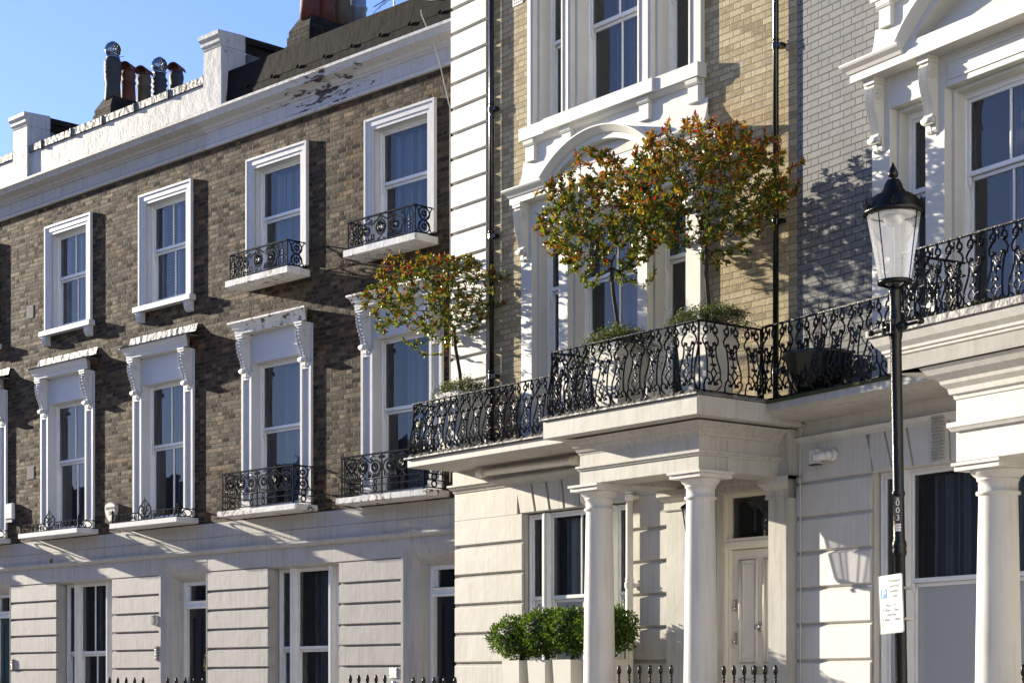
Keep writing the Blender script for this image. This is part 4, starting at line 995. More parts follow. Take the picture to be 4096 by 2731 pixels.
m.build('voussoir_lintel', M['stucco_white'], HR, bevel=.006)
m = MB(); m.poly([(1.99, 4.24), (2.07, 3.72), (2.26, 3.72), (2.24, 4.24)], -.04, .03); rnd = random.Random(4)
for i in range(8):
    for j in range(15):
        x = 2.06+.022*i+.006*rnd.random(); z = 3.745+.032*j+.01*rnd.random()
        if x > 2.225: continue
        m.tube([(x, -.026, z), (x+.016*rnd.random(), -.056, z+.01), (x+.01, -.026, z+.018)], .009, 4)
m.build('carved_keystone', M['stucco_white'], HR, label='vermiculated keystone over the ground floor window')
m = MB(); m.prof([(-.1, 4.13), (.012, 4.13), (.02, 4.16), (.045, 4.18), (.06, 4.20), (-.1, 4.22)], -.0, 7.5); m.box(0, 7.5, -.3, .01, 4.21, 4.40); m.build('string_course', M['stucco_white'], HR)
ground_window(HR, 1.14, 3.75, .95, 3.735, .12, 2.605, 'c', 'glass_frost')
m = MB(); m.prof([(-.05, 4.36), (.40, 4.36), (.50, 4.38), (.56, 4.41), (.60, 4.42), (.60, 4.50), (-.05, 4.50)], .04, 3.2); m.build('balcony_slab', M['stucco_cream'], HR, bevel=.004)
m = MB(); m.box(.02, 3.1, -.02, .62, 4.501, 4.53); m.build('lead_flashing', M['moss'], HR)
m = MB(); X = 3.68; D_ = 1.30
m.box(X, 6.6, D_-.42, D_, 3.50, 4.10).box(X, X+.4, -.2, D_-.42, 3.50, 4.10).box(X+.4, 6.6, -.2, D_-.42, 3.8, 4.10)
en = m.build('entablature', M['stucco_white'], HR, bevel=.006)
m = MB(); m.prof([(D_-.04, 3.765), (D_+.03, 3.765), (D_+.045, 3.79), (D_+.055, 3.80), (D_+.055, 3.84), (D_-.04, 3.86)], X, 6.6, True, False, D_)
P = [(D_-.04, 4.04), (D_+.01, 4.04), (D_+.015, 4.075), (D_+.04, 4.085), (D_+.05, 4.13), (D_+.09, 4.17), (D_+.10, 4.20), (D_+.17, 4.25), (D_+.22, 4.32), (D_-.04, 4.33)]
m.prof(P, X, 6.6, True, False, D_)
m.build('porch_moulding', M['stucco_white'], en)
m = MB(); X2 = 3.10; m.box(X2, 6.6, -.05, D_+.58-.33, 4.325, 4.46)
m.prof([(0, 4.325), (D_+.25, 4.325), (D_+.25, 4.46), (D_+.265, 4.465), (D_+.27, 4.49), (D_+.285, 4.495), (D_+.29, 4.52), (D_+.33, 4.56), (D_+.36, 4.62), (D_+.36, 4.635), (0, 4.64)], X2, 6.6, True, False, D_+.25)
m.build('porch_slab', M['stucco_white'], HR, bevel=.003)
m = MB(); m.box(X2-.14, 6.6, -.02, D_+.385, 4.636, 4.705); m.build('lead_flashing', M['lead'], HR, bevel=.005)
column(HR, 3.90, 1.02, .35, 3.50, .205, .165, .52, M['stucco_white'])
bounce_terrace = thing('stucco_house', 'unseen white stucco terrace added beyond the right edge to bounce sunlight', 'house', FR.m)
m = MB(); p = Vector((7.5, 0)); ang = 0.0      # added unseen crescent, bent sunwards to bounce warm light onto right-facing surfaces
for k in range(6):
    ang -= radians(13); t_ = Vector((cos(ang), sin(ang))); q = p+t_*5.0; nn = Vector((-t_.y, t_.x))*6
    v = [(p.x, p.y), (q.x, q.y), (q.x+nn.x, q.y+nn.y), (p.x+nn.x, p.y+nn.y)]
    m.add([(a, b, 0) for a, b in v]+[(a, b, 13) for a, b in v], [(0, 1, 5, 4), (1, 2, 6, 5), (2, 3, 7, 6), (3, 0, 4, 7), (4, 5, 6, 7)]); p = q
m.build('wall', stucco_mat('bounce_stucco', C(.74, .72, .66), .1, .002), bounce_terrace)
# opposite row across the street: only seen mirrored in the panes
ob = thing('opposite_terrace', 'plain dark brick terrace across the street mirrored in the window panes', 'house', FL.m)
m = MB(); m.box(-70, 8, 20.5, 28, 0, 9.0)
for k in range(16): m.box(-58+k*4, -57+k*4, 20.49-.3, 20.5, 2, 4).box(-58+k*4, -57+k*4, 20.2, 20.5, 5.0, 6.4)
m.build('wall', M['brick_dark'], ob)
# ================================================================ iron balcony railings
ra = thing('iron_railing', 'black cast-iron balcony railing with bellied bars round the cream house porch', 'railing', FM.m)
Z0, Z1 = 4.545, 5.225
railing_run(ra, (.10, -.72), (3.93, -.72), Z0, Z1, (0, -1), post1=False)
railing_run(ra, (.10, -.04), (.10, -.72), Z0, Z1, (-1, 0), post0=False, post1=False)
railing_run(ra, (3.93, -1.50), (6.30, -1.50), Z0+.02, Z1+.05, (0, -1))
railing_run(ra, (3.93, -.72), (3.93, -1.50), Z0+.02, Z1+.05, (-1, 0), post0=False, post1=False)
railing_run(ra, (6.30, -1.50), (6.30, -.62), Z0+.02, Z1+.05, (1, 0), post0=False)
rb = thing('iron_railing', 'black cast-iron balcony railing with bellied bars in front of the grey painted brick', 'railing', FR.m)
railing_run(rb, (.10, -.55), (3.02, -.55), Z0, 5.31, (0, -1), post1=False)
railing_run(rb, (3.02, -1.30), (6.4, -1.30), 4.70, 5.42, (0, -1))
railing_run(rb, (3.02, -.55), (3.02, -1.30), 4.66, 5.42, (-1, 0), post0=False, post1=False)
# ================================================================ plants
def orth(v):
    a = v.orthogonal().normalized(); return a, v.cross(a).normalized()
def add_leaf(m, p, dirv, L, W, col, fold=.25, rnd=random):
    d = dirv.normalized(); a, b = orth(d); an = rnd.random()*2*pi; s = a*cos(an)+b*sin(an); n = d.cross(s)
    up = n*fold*W; cv = n*(-.12*L)
    vs = [p, p+d*L*.35+s*W*.5+up, p+d*L*.7+s*W*.42+up+cv*.5, p+d*L+cv, p+d*L*.7-s*W*.42+up+cv*.5, p+d*L*.35-s*W*.5+up, p+d*L*.38, p+d*L*.72+cv*.4]
    m.add(vs, [(0, 6, 1), (1, 6, 7, 2), (2, 7, 3), (0, 5, 6), (5, 4, 7, 6), (4, 3, 7)], col)
def add_leaf_s(m, p, dirv, L, W, col, rnd=random):
    d = dirv.normalized(); a, b = orth(d); an = rnd.random()*2*pi; s = a*cos(an)+b*sin(an); n = d.cross(s)
    m.add([p, p+d*L*.5+s*W*.5+n*W*.12, p+d*L, p+d*L*.5-s*W*.5+n*W*.12], [(0, 1, 2), (0, 2, 3)], col)
def photinia(label, frame, x, d, zb, fork, cen, rad, seed, nl, red=.35, lean=0):
    rnd = random.Random(seed)
    t = thing('photinia_tree', label, 'tree', frame.m @ Matrix.Translation((x, -d, zb)), group='photinia trees in balcony planters')
    F0 = Vector((fork[0]-x, -(fork[1]-d), fork[2]-zb)); Cn = Vector((cen[0]-x, -(cen[1]-d), cen[2]-zb)); R = Vector(rad)
    tr = MB(); tr.tube([Vector((0, 0, -.25)), F0*.35+Vector((.012, 0, 0)), F0*.7+Vector((-.012, 0, 0)), F0], .026, 8, r1=.021)
    trunk = tr.build('trunk', M['bark'], t)
    nodes = [(F0, .019, 0)]; segs = []; tips = []
    pts = []
    while len(pts) < nl:
        v = Vector((rnd.uniform(-1, 1), rnd.uniform(-1, 1), rnd.uniform(-1, 1)))
        if not .30 < v.length < 1: continue
        lump = 1.0+.10*sin(v.x*5+seed)+.08*sin(v.z*6+v.y*4+seed*2)
        w = Vector((v.x*R.x, v.y*R.y, v.z*R.z))*lump
        if w.z < -R.z*.45 and rnd.random() < .55: continue
        pts.append((Cn+w, v.length))
    pts.sort(key=lambda q: (q[0]-F0).length)
    for p, q in pts:
        best = None; bd = 1e9
        for k, (n, r, g) in enumerate(nodes):
            dv = p-n; dist = dv.length*(1.0+.05*g)
            outw = (n-F0)
            if outw.length > .05 and dv.normalized().dot(outw.normalized()) < -.1: dist *= 1.8
            if dist < bd: bd = dist; best = k
        n, r, g = nodes[best]; mid = (n+p)/2+Vector((rnd.uniform(-.03, .03), rnd.uniform(-.03, .03), rnd.uniform(-.035, .01)))
        rr = max(.0032, r*.74); segs.append((n, mid, p, max(.0050, min(r, .014)), max(.0035, rr*.7))); nodes.append((mid, rr*.9, g+1)); nodes.append((p, rr*.75, g+1)); tips.append((p, (p-mid).normalized(), q))
    for a, b, c, r0, r1 in segs: tr2 = MB() if False else None
    br = MB()
    for a, b, c, r0, r1 in segs: br.tube([a, b, c], r0, 4, r1=r1*.8, cap=False)
    br.build('branches', M['bark'], trunk)
    lf = MB()
    for p, dv, q in tips:
        outer = min(1, max(0, (q-.45)/.5)); topf = (p.z-Cn.z)/R.z
        for j in range(int(rnd.randint(15, 24)*(.12+.88*outer**1.3))):
            dd = (dv*.8+Vector((rnd.gauss(0, .75), rnd.gauss(0, .75), rnd.gauss(.2, .7)))).normalized()
            c = rnd.random(); k = .75+.5*rnd.random()
            pr = red*(.15+.85*outer)*(1.0+.7*topf)
            if c < pr*.07: col = (.36*k, .015*k, .012*k, 1)
            elif c < pr*.42: col = (.30*k, .09*k, .015*k, 1)
            elif c < pr*1.0: col = (.28*k, .19*k, .015*k, 1)
            elif c < .62: col = (.16*k, .19*k, .018*k, 1)
            else: col = (.045*k, .085*k, .012*k, 1)
            L = rnd.uniform(.040, .072)
            add_leaf(lf, p-dv*rnd.uniform(-.01, .13), dd, L, L*.42, col, rnd=rnd)
    lf.build('crown', M['leaf_ph'], t, colattr=True)
    return t
def mound(label, frame, x, d, z, rx, ry, rz, n, seed, drop=.2, cols=None):
    rnd = random.Random(seed); t = thing('trailing_plant', label, 'plant', frame.m @ Matrix.Translation((x, -d, z)), group='trailing plants under the photinias')
    st = MB(); lf = MB()
    for k in range(n):
        a = rnd.random()*2*pi; q = sqrt(rnd.random()); e = Vector((cos(a)*q*rx, sin(a)*q*ry, 0)); hgt = rz*(1-q**2*.85)*rnd.uniform(.55, 1.12)
        p0 = Vector((e.x*.35, e.y*.35, .0)); p2 = Vector((e.x, e.y, hgt-(drop*rnd.random() if q > .85 else 0))); p1 = (p0+p2)/2+Vector((0, 0, .08))
        if k % 3 == 0: st.tube([p0, p1, p2], .0022, 3, cap=False)
        for j in range(11):
            u = rnd.uniform(.35, 1.05); pp = p0*(1-u)**2+p1*2*u*(1-u)+p2*u*u+Vector((rnd.gauss(0, .012), rnd.gauss(0, .012), rnd.gauss(0, .012)))
            kk = .6+.8*rnd.random(); c = rnd.random()
            col = (.075*kk, .105*kk, .02*kk, 1) if c < .6 else ((.035*kk, .06*kk, .015*kk, 1) if c < .93 else (.30, .26, .14, 1))
            L = rnd.uniform(.014, .028); add_leaf_s(lf, pp, Vector((rnd.gauss(0, 1), rnd.gauss(0, 1), rnd.gauss(.5, 1))), L, L*.6, col, rnd)
    stem = st.build('stems', M['bark'], t); lf.build('foliage', M['leaf_tr'], t, colattr=True)
    return t
def planter(label, frame, x, d, z, w0, w1, h, name='planter'):
    t = thing(name, label, 'planter', frame.m @ Matrix.Translation((x, -d, z)), group='white tapered planters')
    m = MB(); a, b = w0/2, w1/2; th = .025
    def ring(q, z_): return [(-q, -q, z_), (q, -q, z_), (q, q, z_), (-q, q, z_)]
    vs = ring(a, 0)+ring(b, h)+ring(b-th, h)+ring(b-th-.02, h-.12)
    m.add(vs, [(0,1,5,4),(1,2,6,5),(2,3,7,6),(3,0,4,7),(4,5,9,8),(5,6,10,9),(6,7,11,10),(7,4,8,11),(8,9,13,12),(9,10,14,13),(10,11,15,14),(11,8,12,15),(3,2,1,0)])
    m.build('pot', M['planter'], t, bevel=.006)
    s = MB(); s.box(-b+th+.01, b-th-.01, -(b-th-.01), b-th-.01, h-.10, h-.07); s.build('soil', plain_mat('soil', C(.03, .022, .015), 1, bumpd=.01), t)
    return t
planter('white tapered planter at the left end of the cream balcony', FM, .76, .42, 4.53, .36, .52, .78)
planter('white tapered planter in the middle behind the porch railing', FM, 4.50, 1.00, 4.54, .36, .50, .78)
planter('white tapered planter at the right corner of the porch roof', FM, 5.88, .98, 4.54, .36, .48, .80)
photinia('small red-tipped photinia tree against the white quoin strip and drainpipe', FM, .76, .42, 5.25, (.56, .42, 6.19), (.22, .45, 6.62), (1.0, .85, .64), 3, 600, .38)
photinia('middle photinia tree with rounded green and orange crown before the arched window', FM, 4.50, 1.0, 5.25, (4.36, 1.0, 6.22), (4.24, 1.02, 6.72), (.80, .78, .72), 8, 640, .36)
photinia('large red-topped photinia tree beside the yellow brick and right drainpipe', FM, 5.88, .97, 5.25, (5.85, .97, 6.15), (5.92, 1.0, 6.76), (1.0, .90, .70), 21, 820, .55)
mound('fine-leaved trailing plant under the small photinia at the left', FM, .76, .42, 5.28, .56, .40, .24, 330, 1, .15)
mound('fine-leaved trailing plant spilling over the middle porch planter', FM, 4.50, 1.0, 5.30, .56, .42, .27, 480, 2, .35)
mound('fine-leaved trailing plant filling the right corner porch planter', FM, 5.88, .98, 5.33, .66, .42, .24, 520, 4, .22)
t = thing('porch_lantern', 'glazed hanging lantern under the porch ceiling behind the right column', 'lantern', FM.m @ Matrix.Translation((5.28, -.56, 3.0)))
m = MB(); m.lathe([(.003, 0), (.02, .02), (.012, .05), (.05, .07), (.10, .075), (.105, .09), (.02, .092)], 0, 0, 8); m.lathe([(.16, .50), (.185, .505), (.18, .53), (.10, .58), (.04, .62), (.03, .66), (.01, .80), (.01, .97)], 0, 0, 8)
for k in range(8): a = 2*pi*k/8; m.tube([(.10*cos(a), .10*sin(a), .09), (.165*cos(a), .165*sin(a), .505)], .007, 4)
m.build('frame', M['iron'], t); m = MB(); m.lathe([(.098, .09), (.16, .50)], 0, 0, 8, smooth=False); m.build('glass', M['lamp_glass'], t)
# moss sprig hanging at the porch corner
rnd = random.Random(9); m = MB()
for k in range(26):
    x = 6.36+rnd.gauss(0, .05); d0 = .12+rnd.gauss(0, .05); z = 4.52
    p = Vector((x, -d0, z+.03)); L = rnd.uniform(.05, .24); pts = [p, p+Vector((.01, -.02, -L*.5)), p+Vector((rnd.gauss(0, .02), -.02, -L))]
    for u in range(int(L*110)): add_leaf_s(m, pts[0]+(pts[2]-pts[0])*rnd.random()+Vector((rnd.gauss(0, .01), rnd.gauss(0, .01), 0)), Vector((rnd.gauss(0, 1), rnd.gauss(0, 1), rnd.gauss(-.3, 1))), .025, .012, (.03, .055, .012, 1), rnd)
o = m.build('hanging_fern', M['leaf_tr'], colattr=True); o.matrix_world = FM.m; setp(o, 'small dark fern hanging from the inner porch corner', 'plant')
def topiary(label, frame, x, d, z, rx, ry, rz, seed, n):
    rnd = random.Random(seed); t = thing('box_topiary', label, 'shrub', frame.m @ Matrix.Translation((x, -d, z)), group='clipped box topiaries in tall planters')
    m = MB(); core = [(max(.01, rx*.80*sin(pi*i/8)), rz+rz*.80*-cos(pi*i/8)) for i in range(9)]
    k0 = len(m.v); m.lathe(core, 0, 0, 14); m.c = [(.012, .022, .006, 1)]*len(m.v)
    for i in range(k0, len(m.v)): v = m.v[i]; m.v[i] = (v[0], v[1]*ry/rx, v[2])
    for k in range(n):
        v = Vector((rnd.gauss(0, 1), rnd.gauss(0, 1), rnd.gauss(0, 1))).normalized()
        lump = 1+.07*sin(v.x*7+seed)+.06*sin(v.y*8+v.z*5)+.05*sin(v.z*11+v.x*6); q = rnd.uniform(.80, 1.03)*lump
        p = Vector((v.x*rx*q, v.y*ry*q, rz+v.z*rz*q)); kk = .6+.8*rnd.random(); c = rnd.random()
        col = (.10*kk, .17*kk, .015*kk, 1) if c < .5 else (.035*kk, .085*kk, .012*kk, 1)
        L = rnd.uniform(.026, .045); add_leaf_s(m, p, v+Vector((rnd.gauss(0, .6), rnd.gauss(0, .6), rnd.gauss(.35, .6))), L, L*.62, col, rnd)
    s = MB(); s.tube([(0, 0, -.18), (0, 0, rz*.6)], .03, 6); s.build('trunk', M['bark'], t)
    m.build('crown', M['leaf_bx'], t, colattr=True); return t
for x, lab, pl in ((2.16, 'clipped box topiary left of the three beneath the cream house window', 'tall white planter under the left box topiary'),
                   (2.66, 'clipped box topiary second from the left beneath the cream house window', 'tall white planter under the second box topiary'),
                   (3.14, 'clipped box topiary just left of the porch column', 'tall white planter just left of the porch column'),
                   (3.76, 'clipped box topiary beside the white downpipe behind the porch column', 'tall white planter under the right box topiary by the downpipe')):
    topiary(lab, FM, x, .55, 1.91 if x < 2.5 else 1.95, .52 if x < 2.5 else .37, .33, .26 if x < 2.5 else .275, int(x*10), 3400)
    planter(pl, FM, x, .55, .75, .24, .35, 1.14)
# dark glazed pot with bare shrub
t = thing('plant_pot', 'dark round glazed pot holding a bare shrub on the grey house balcony', 'pot', FR.m @ Matrix.Translation((.72, -.33, 4.54)))
m = MB(); m.lathe([(.16, 0), (.20, .03), (.29, .20), (.33, .36), (.36, .40), (.36, .43), (.32, .43), (.30, .36), (.01, .35)], 0, 0, 24); m.build('pot', M['dark_pot'], t)
sh = thing('bare_shrub', 'leafless twiggy shrub growing from the dark glazed pot', 'shrub', FR.m @ Matrix.Translation((.72, -.33, 4.88)))
rnd = random.Random(6); m = MB()
def twig(m, p, dv, L, r, depth):
    q = p+dv*L; mid = (p+q)/2+Vector((rnd.gauss(0, .012), rnd.gauss(0, .012), 0)); m.tube([p, mid, q], r, 4, r1=r*.6, cap=False)
    if depth > 0:
        for k in range(2): twig(m, q if k == 0 else mid, (dv+Vector((rnd.gauss(0, .28), rnd.gauss(0, .28), rnd.gauss(.12, .15)))).normalized(), L*rnd.uniform(.6, .95), r*.62, depth-1)
for k in range(9): twig(m, Vector((rnd.gauss(0, .06), rnd.gauss(0, .06), 0)), Vector((rnd.gauss(0, .30), rnd.gauss(0, .30), 1)).normalized(), rnd.uniform(.22, .34), .007, 3)
m.build('branches', M['bark'], sh)
t = thing('plant_pot', 'low olive glazed bowl behind the right porch railing', 'pot', FR.m @ Matrix.Translation((3.75, -.75, 4.70)))
m = MB(); m.lathe([(.20, 0), (.30, .06), (.38, .16), (.40, .19), (.38, .20), (.01, .17)], 0, 0, 24); m.build('pot', plain_mat('olive_glaze', C(.07, .07, .01), .25), t)
# ================================================================ lamp post
lamp = thing('street_lamp', 'black lamp post with tapered clear lantern in front of the right-hand house', 'street lamp', Matrix.Translation((2.935, 14.0, 0)) @ Matrix.Rotation(radians(-.95), 4, 'Y'))
m = MB(); m.lathe([(.13, 0), (.13, .5), (.11, .6), (.085, .75), (.06, .95), (.045, 1.2), (.043, 2.55), (.052, 2.57), (.055, 2.59), (.050, 2.61), (.056, 2.63), (.052, 2.66), (.043, 2.68), (.043, 3.0), (.05, 3.01), (.05, 3.03), (.042, 3.05), (.042, 4.16), (.05, 4.2), (.05, 4.34), (.043, 4.36), (.045, 4.50), (.05, 4.52), (.05, 4.55), (.035, 4.56)], 0, 0, 24)
post = m.build('post', M['iron'], lamp)
m = MB(); ex = FR.e; ar = lambda s_, z: (ex.x*s_, ex.y*s_, z)
m.tube([ar(-.27, 4.262), ar(.27, 4.262)], .013, 8); m.tube([ar(-.285, 4.262), ar(-.255, 4.262)], .022, 8); m.tube([ar(.255, 4.262), ar(.285, 4.262)], .022, 8); m.tube([ar(-.1, 4.262), ar(.1, 4.262)], .034, 10)
m.build('ladder_bar', M['iron'], post)
m = MB(); nx = FR.n; c0 = Vector((nx.x*.05-ex.x*.02, nx.y*.05-ex.y*.02, 4.262))
def bp(u, w_, o_): return (c0.x+ex.x*u+nx.x*o_, c0.y+ex.y*u+nx.y*o_, c0.z+w_)
m.add([bp(-.05, -.055, -.02), bp(.05, -.055, -.02), bp(.05, .055, -.02), bp(-.05, .055, -.02), bp(-.05, -.055, .015), bp(.05, -.055, .015), bp(.05, .055, .015), bp(-.05, .055, .015)], [(4,5,6,7),(0,1,5,4),(1,2,6,5),(2,3,7,6),(3,0,4,7)])
m.tube([bp(-.045, -.05, .02), bp(.045, -.05, .02), bp(.045, .05, .02), bp(-.045, .05, .02)], .006, 4, closed=True)
for k in range(8): a = pi*k/4; m.tube([bp(0, 0, .022), bp(.034*cos(a), .034*sin(a), .018)], .007, 4, r1=.003)
m.build('badge', M['iron'], post)
m = MB()
m.lathe([(.105, 4.585), (.128, 4.585), (.13, 4.60), (.128, 4.612), (.105, 4.612)], 0, 0, 32)
for k in range(4): a = pi/4+k*pi/2; m.tube([(.012*cos(a), .012*sin(a), 4.55), (.12*cos(a), .12*sin(a), 4.59)], .007, 5); m.tube([(.124*cos(a), .124*sin(a), 4.60), (.205*cos(a), .205*sin(a), 5.11)], .0045, 5)
m.tube([(0, 0, 4.55), (0, 0, 4.60)], .012, 6)
m.build('lantern_frame', M['iron'], post)
m = MB(); n = 32; vs = []
for z, r in ((4.612, .118), (5.11, .20)):
    for k in range(n): a = 2*pi*k/n; vs.append((r*cos(a), r*sin(a), z))
m.add(vs, [(k, (k+1) % n, n+(k+1) % n, n+k) for k in range(n)], smooth=True)
m.build('lantern_glass', M['lamp_glass'], post)
m = MB(); n = 32
m.add([(.115*cos(2*pi*k/n), .115*sin(2*pi*k/n), 4.60) for k in range(n)]+[(.03*cos(2*pi*k/n), .03*sin(2*pi*k/n), 4.57) for k in range(n)], [(k, (k+1) % n, n+(k+1) % n, n+k) for k in range(n)], smooth=True)
m.build('lower_glass', M['lamp_glass'], post)
m = MB(); m.lathe([(.01, 5.09), (.13, 5.088), (.17, 5.10), (.17, 5.11), (.01, 5.112)], 0, 0, 28); m.lathe([(.05, 5.03), (.085, 5.07), (.085, 5.09), (.01, 5.09)], 0, 0, 20); m.tube([(0, 0, 4.60), (0, 0, 5.05)], .004, 5)
m.build('reflector', plain_mat('lamp_reflector', C(.6, .6, .6), .3, .6), post)
m = MB()
m.lathe([(.20, 5.10), (.226, 5.105), (.230, 5.118), (.222, 5.135), (.212, 5.15), (.20, 5.185), (.17, 5.225), (.13, 5.25), (.095, 5.262), (.088, 5.268), (.088, 5.280), (.078, 5.285), (.062, 5.335), (.045, 5.362), (.02, 5.366), (.016, 5.375), (.033, 5.385), (.038, 5.40), (.035, 5.42), (.024, 5.445), (.012, 5.47), (.005, 5.49)], 0, 0, 32)
for k in range(6):
    a = k*pi/3+.35; c, s = cos(a), sin(a)
    m.tube([(.222*c, .222*s, 5.13), (.235*c, .235*s, 5.17), (.225*c, .225*s, 5.205)], .016, 5, r1=.005)
    for q in (-.10, .10): m.tube([(.224*cos(a+q*.5), .224*sin(a+q*.5), 5.135), (.234*cos(a+q), .234*sin(a+q), 5.165)], .012, 5, r1=.006)
m.build('lantern_cap', M['iron'], post)
def on_post(pt, r=.0445): return pt
# sticker strip "003" on the post
m = MB(); ang0 = math.atan2(-1, -.35)
for z0_, z1_ in ((2.735, 3.0),):
    v = []
    for i in range(7):
        a = ang0-.55+1.1*i/6; v += [(.0455*cos(a), .0455*sin(a), z0_), (.0455*cos(a), .0455*sin(a), z1_)]
    m.add(v, [(2*i, 2*i+2, 2*i+3, 2*i+1) for i in range(6)])
st = m.build('sticker_strip', M['black'], lamp)
def post_text(s, size, z, a):
    R = Matrix.Translation((.0475*cos(a), .0475*sin(a), z)) @ Matrix.Rotation(a+pi/2, 4, 'Z')
    o = text_obj('sticker_lettering', s, size, M['sign_white'], lamp, 0, 0, 0, thick=.0006); o.matrix_local = R; return o
for s, z, sz in (('0', 2.93, .062), ('0', 2.875, .062), ('3', 2.82, .062), ('06', 2.975, .022)): post_text(s, sz, z, ang0)
m = MB(); v = []
for i in range(7): a = ang0-.45+.9*i/6; v += [(.0462*cos(a), .0462*sin(a), 2.74), (.0462*cos(a), .0462*sin(a), 2.795)]
m.add(v, [(2*i, 2*i+2, 2*i+3, 2*i+1) for i in range(6)]); m.build('sticker_label', M['sign_white'], lamp)
for s, z in (('PAINT', 2.775), ('PATROL', 2.752)):
    R = Matrix.Translation((.0475*cos(ang0), .0475*sin(ang0), z)) @ Matrix.Rotation(ang0+pi/2, 4, 'Z')
    o = text_obj('sticker_lettering', s, .016, M['sign_black'], lamp, 0, 0, 0, thick=.0004); o.matrix_local = R
# ---- parking sign
e3 = Vector((FR.e.x, FR.e.y, 0)); n3 = Vector((FR.n.x, FR.n.y, 0))
def sign_frame():
    c = Vector((2.826, 14.0, 0))+n3*.075; c.x = 2.83
    return Matrix(((e3.x, -n3.x, 0, c.x), (e3.y, -n3.y, 0, c.y), (0, 0, 1, 1.98), (0, 0, 0, 1)))
sg = thing('parking_sign', 'white parking sign with blue P strapped to the black lamp post', 'sign', sign_frame() @ Matrix.Rotation(radians(-3.2), 4, 'Y'))
W, H2 = .262, .436
m = MB(); r = .018; pts = []
for cx, cz, a0 in ((W/2-r, H2-r, 0), (-W/2+r, H2-r, pi/2), (-W/2+r, r, pi), (W/2-r, r, 1.5*pi)):
    for k in range(5): a = a0+pi/2*k/4; pts.append((cx+r*cos(a), cz+r*sin(a)))
m.poly(pts, -.003, 0); m.build('panel', M['sign_white'], sg)
m = MB(); m.tube([(p[0]*.965, -.001, (p[1]-H2/2)*.975+H2/2) for p in pts], .0016, 4, closed=True); m.build('border', M['sign_black'], sg)
m = MB(); m.poly([(-.105, .265), (-.105, .335), (-.037, .335), (-.037, .265)], .0002, .0012); bl = m.build('blue_panel', M['sign_blue'], sg)
text_obj('letter', 'P', .082, M['sign_white'], sg, -.071, .0015, .272, thick=.0005)
for s, x, z, sz in (('Resident', .045, .378, .040), ('permit', .045, .340, .040), ('holders', .045, .302, .040), ('only', .045, .265, .040), ('Mon - Fri', .0, .200, .034), ('8.30am - 10pm', .0, .165, .032), ('Saturday', .0, .130, .034), ('8.30am - 1.30pm', .0, .094, .032)):
    text_obj('lettering', s, sz, M['sign_black'], sg, x, .0006, z, thick=.0004, sx=.92)
m = MB(); m.poly([(-.112, .058), (-.112, .080), (-.092, .080), (-.092, .058)], .0002, .001); m.build('orange_sticker', M['orange'], sg)
m = MB(); m.poly([(-.085, .392), (-.085, .402), (-.077, .412), (-.069, .402), (-.069, .392), (-.063, .392), (-.063, .375), (-.091, .375), (-.091, .392)], .0002, .0008); m.box(-.094, -.06, .0002, .0008, .352, .357); m.box(-.094, -.06, .0002, .0008, .362, .365); m.build('council_crest', M['steel'], sg)
m = MB(); m.box(-.02, .14, -.10, -.003, .32, .335).box(-.02, .14, -.10, -.003, .09, .105); m.build('strap', M['steel'], sg)
# ================================================================ spear railings at pavement level
_bar = None
def spear_fence(label, frame, x0, x1, d, tip, pitch, base=.45):
    global _bar
    t = thing('spear_fence', label, 'railing', frame.m, group='black spear-topped railings')
    if _bar is None:
        m = MB(); m.lathe([(.010, -1.35), (.010, -.20), (.016, -.195), (.016, -.185), (.010, -.18), (.012, -.165), (.017, -.155), (.012, -.145), (.010, -.135), (.016, -.122), (.014, -.115), (.011, -.11), (.021, -.085), (.024, -.06), (.019, -.03), (.010, -.008), (.002, 0)], 0, 0, 10)
        b = m.build('bar', M['iron']); _bar = b.data; bpy.data.objects.remove(b)
    n = round((x1-x0)/pitch)
    for k in range(n+1):
        o = bpy.data.objects.new('bar', _bar); COL.objects.link(o); o.parent = t; o.matrix_local = Matrix.Translation((x0+(x1-x0)*k/max(1, n), -d, tip))
    m = MB(); m.box(x0-.06, x1+.06, d-.018, d+.018, tip-.33, tip-.31).box(x0-.06, x1+.06, d-.018, d+.018, .55, .57); m.build('rail', M['iron'], t)
    return t
spear_fence('black spear railing below the ground floor window of house 22', FL, -5.455, -4.58, 2.0, 1.705, .2187)
spear_fence('black spear railing before the black door of house 22', FL, -3.96, -3.10, 2.0, 1.700, .2187)
spear_fence('black spear railing in front of the rusticated pier beside door 20', FL, .067, .73, 2.0, 1.722, .165)
spear_fence('black spear railing in front of door 20 by the cream house corner', FL, 1.26, 2.0, 2.0, 1.69, .185)
spear_fence('black spear railing between the two porch columns', FM, 4.72, 5.56, 1.2, 1.808, .168)
spear_fence('black spear railing right of the porch column before the cream door', FM, 6.35, 7.08, 1.2, 1.795, .148)
spear_fence('black spear railing at the lower right corner beside the right column', FR, 4.36, 4.9, 1.2, 1.77, .16)
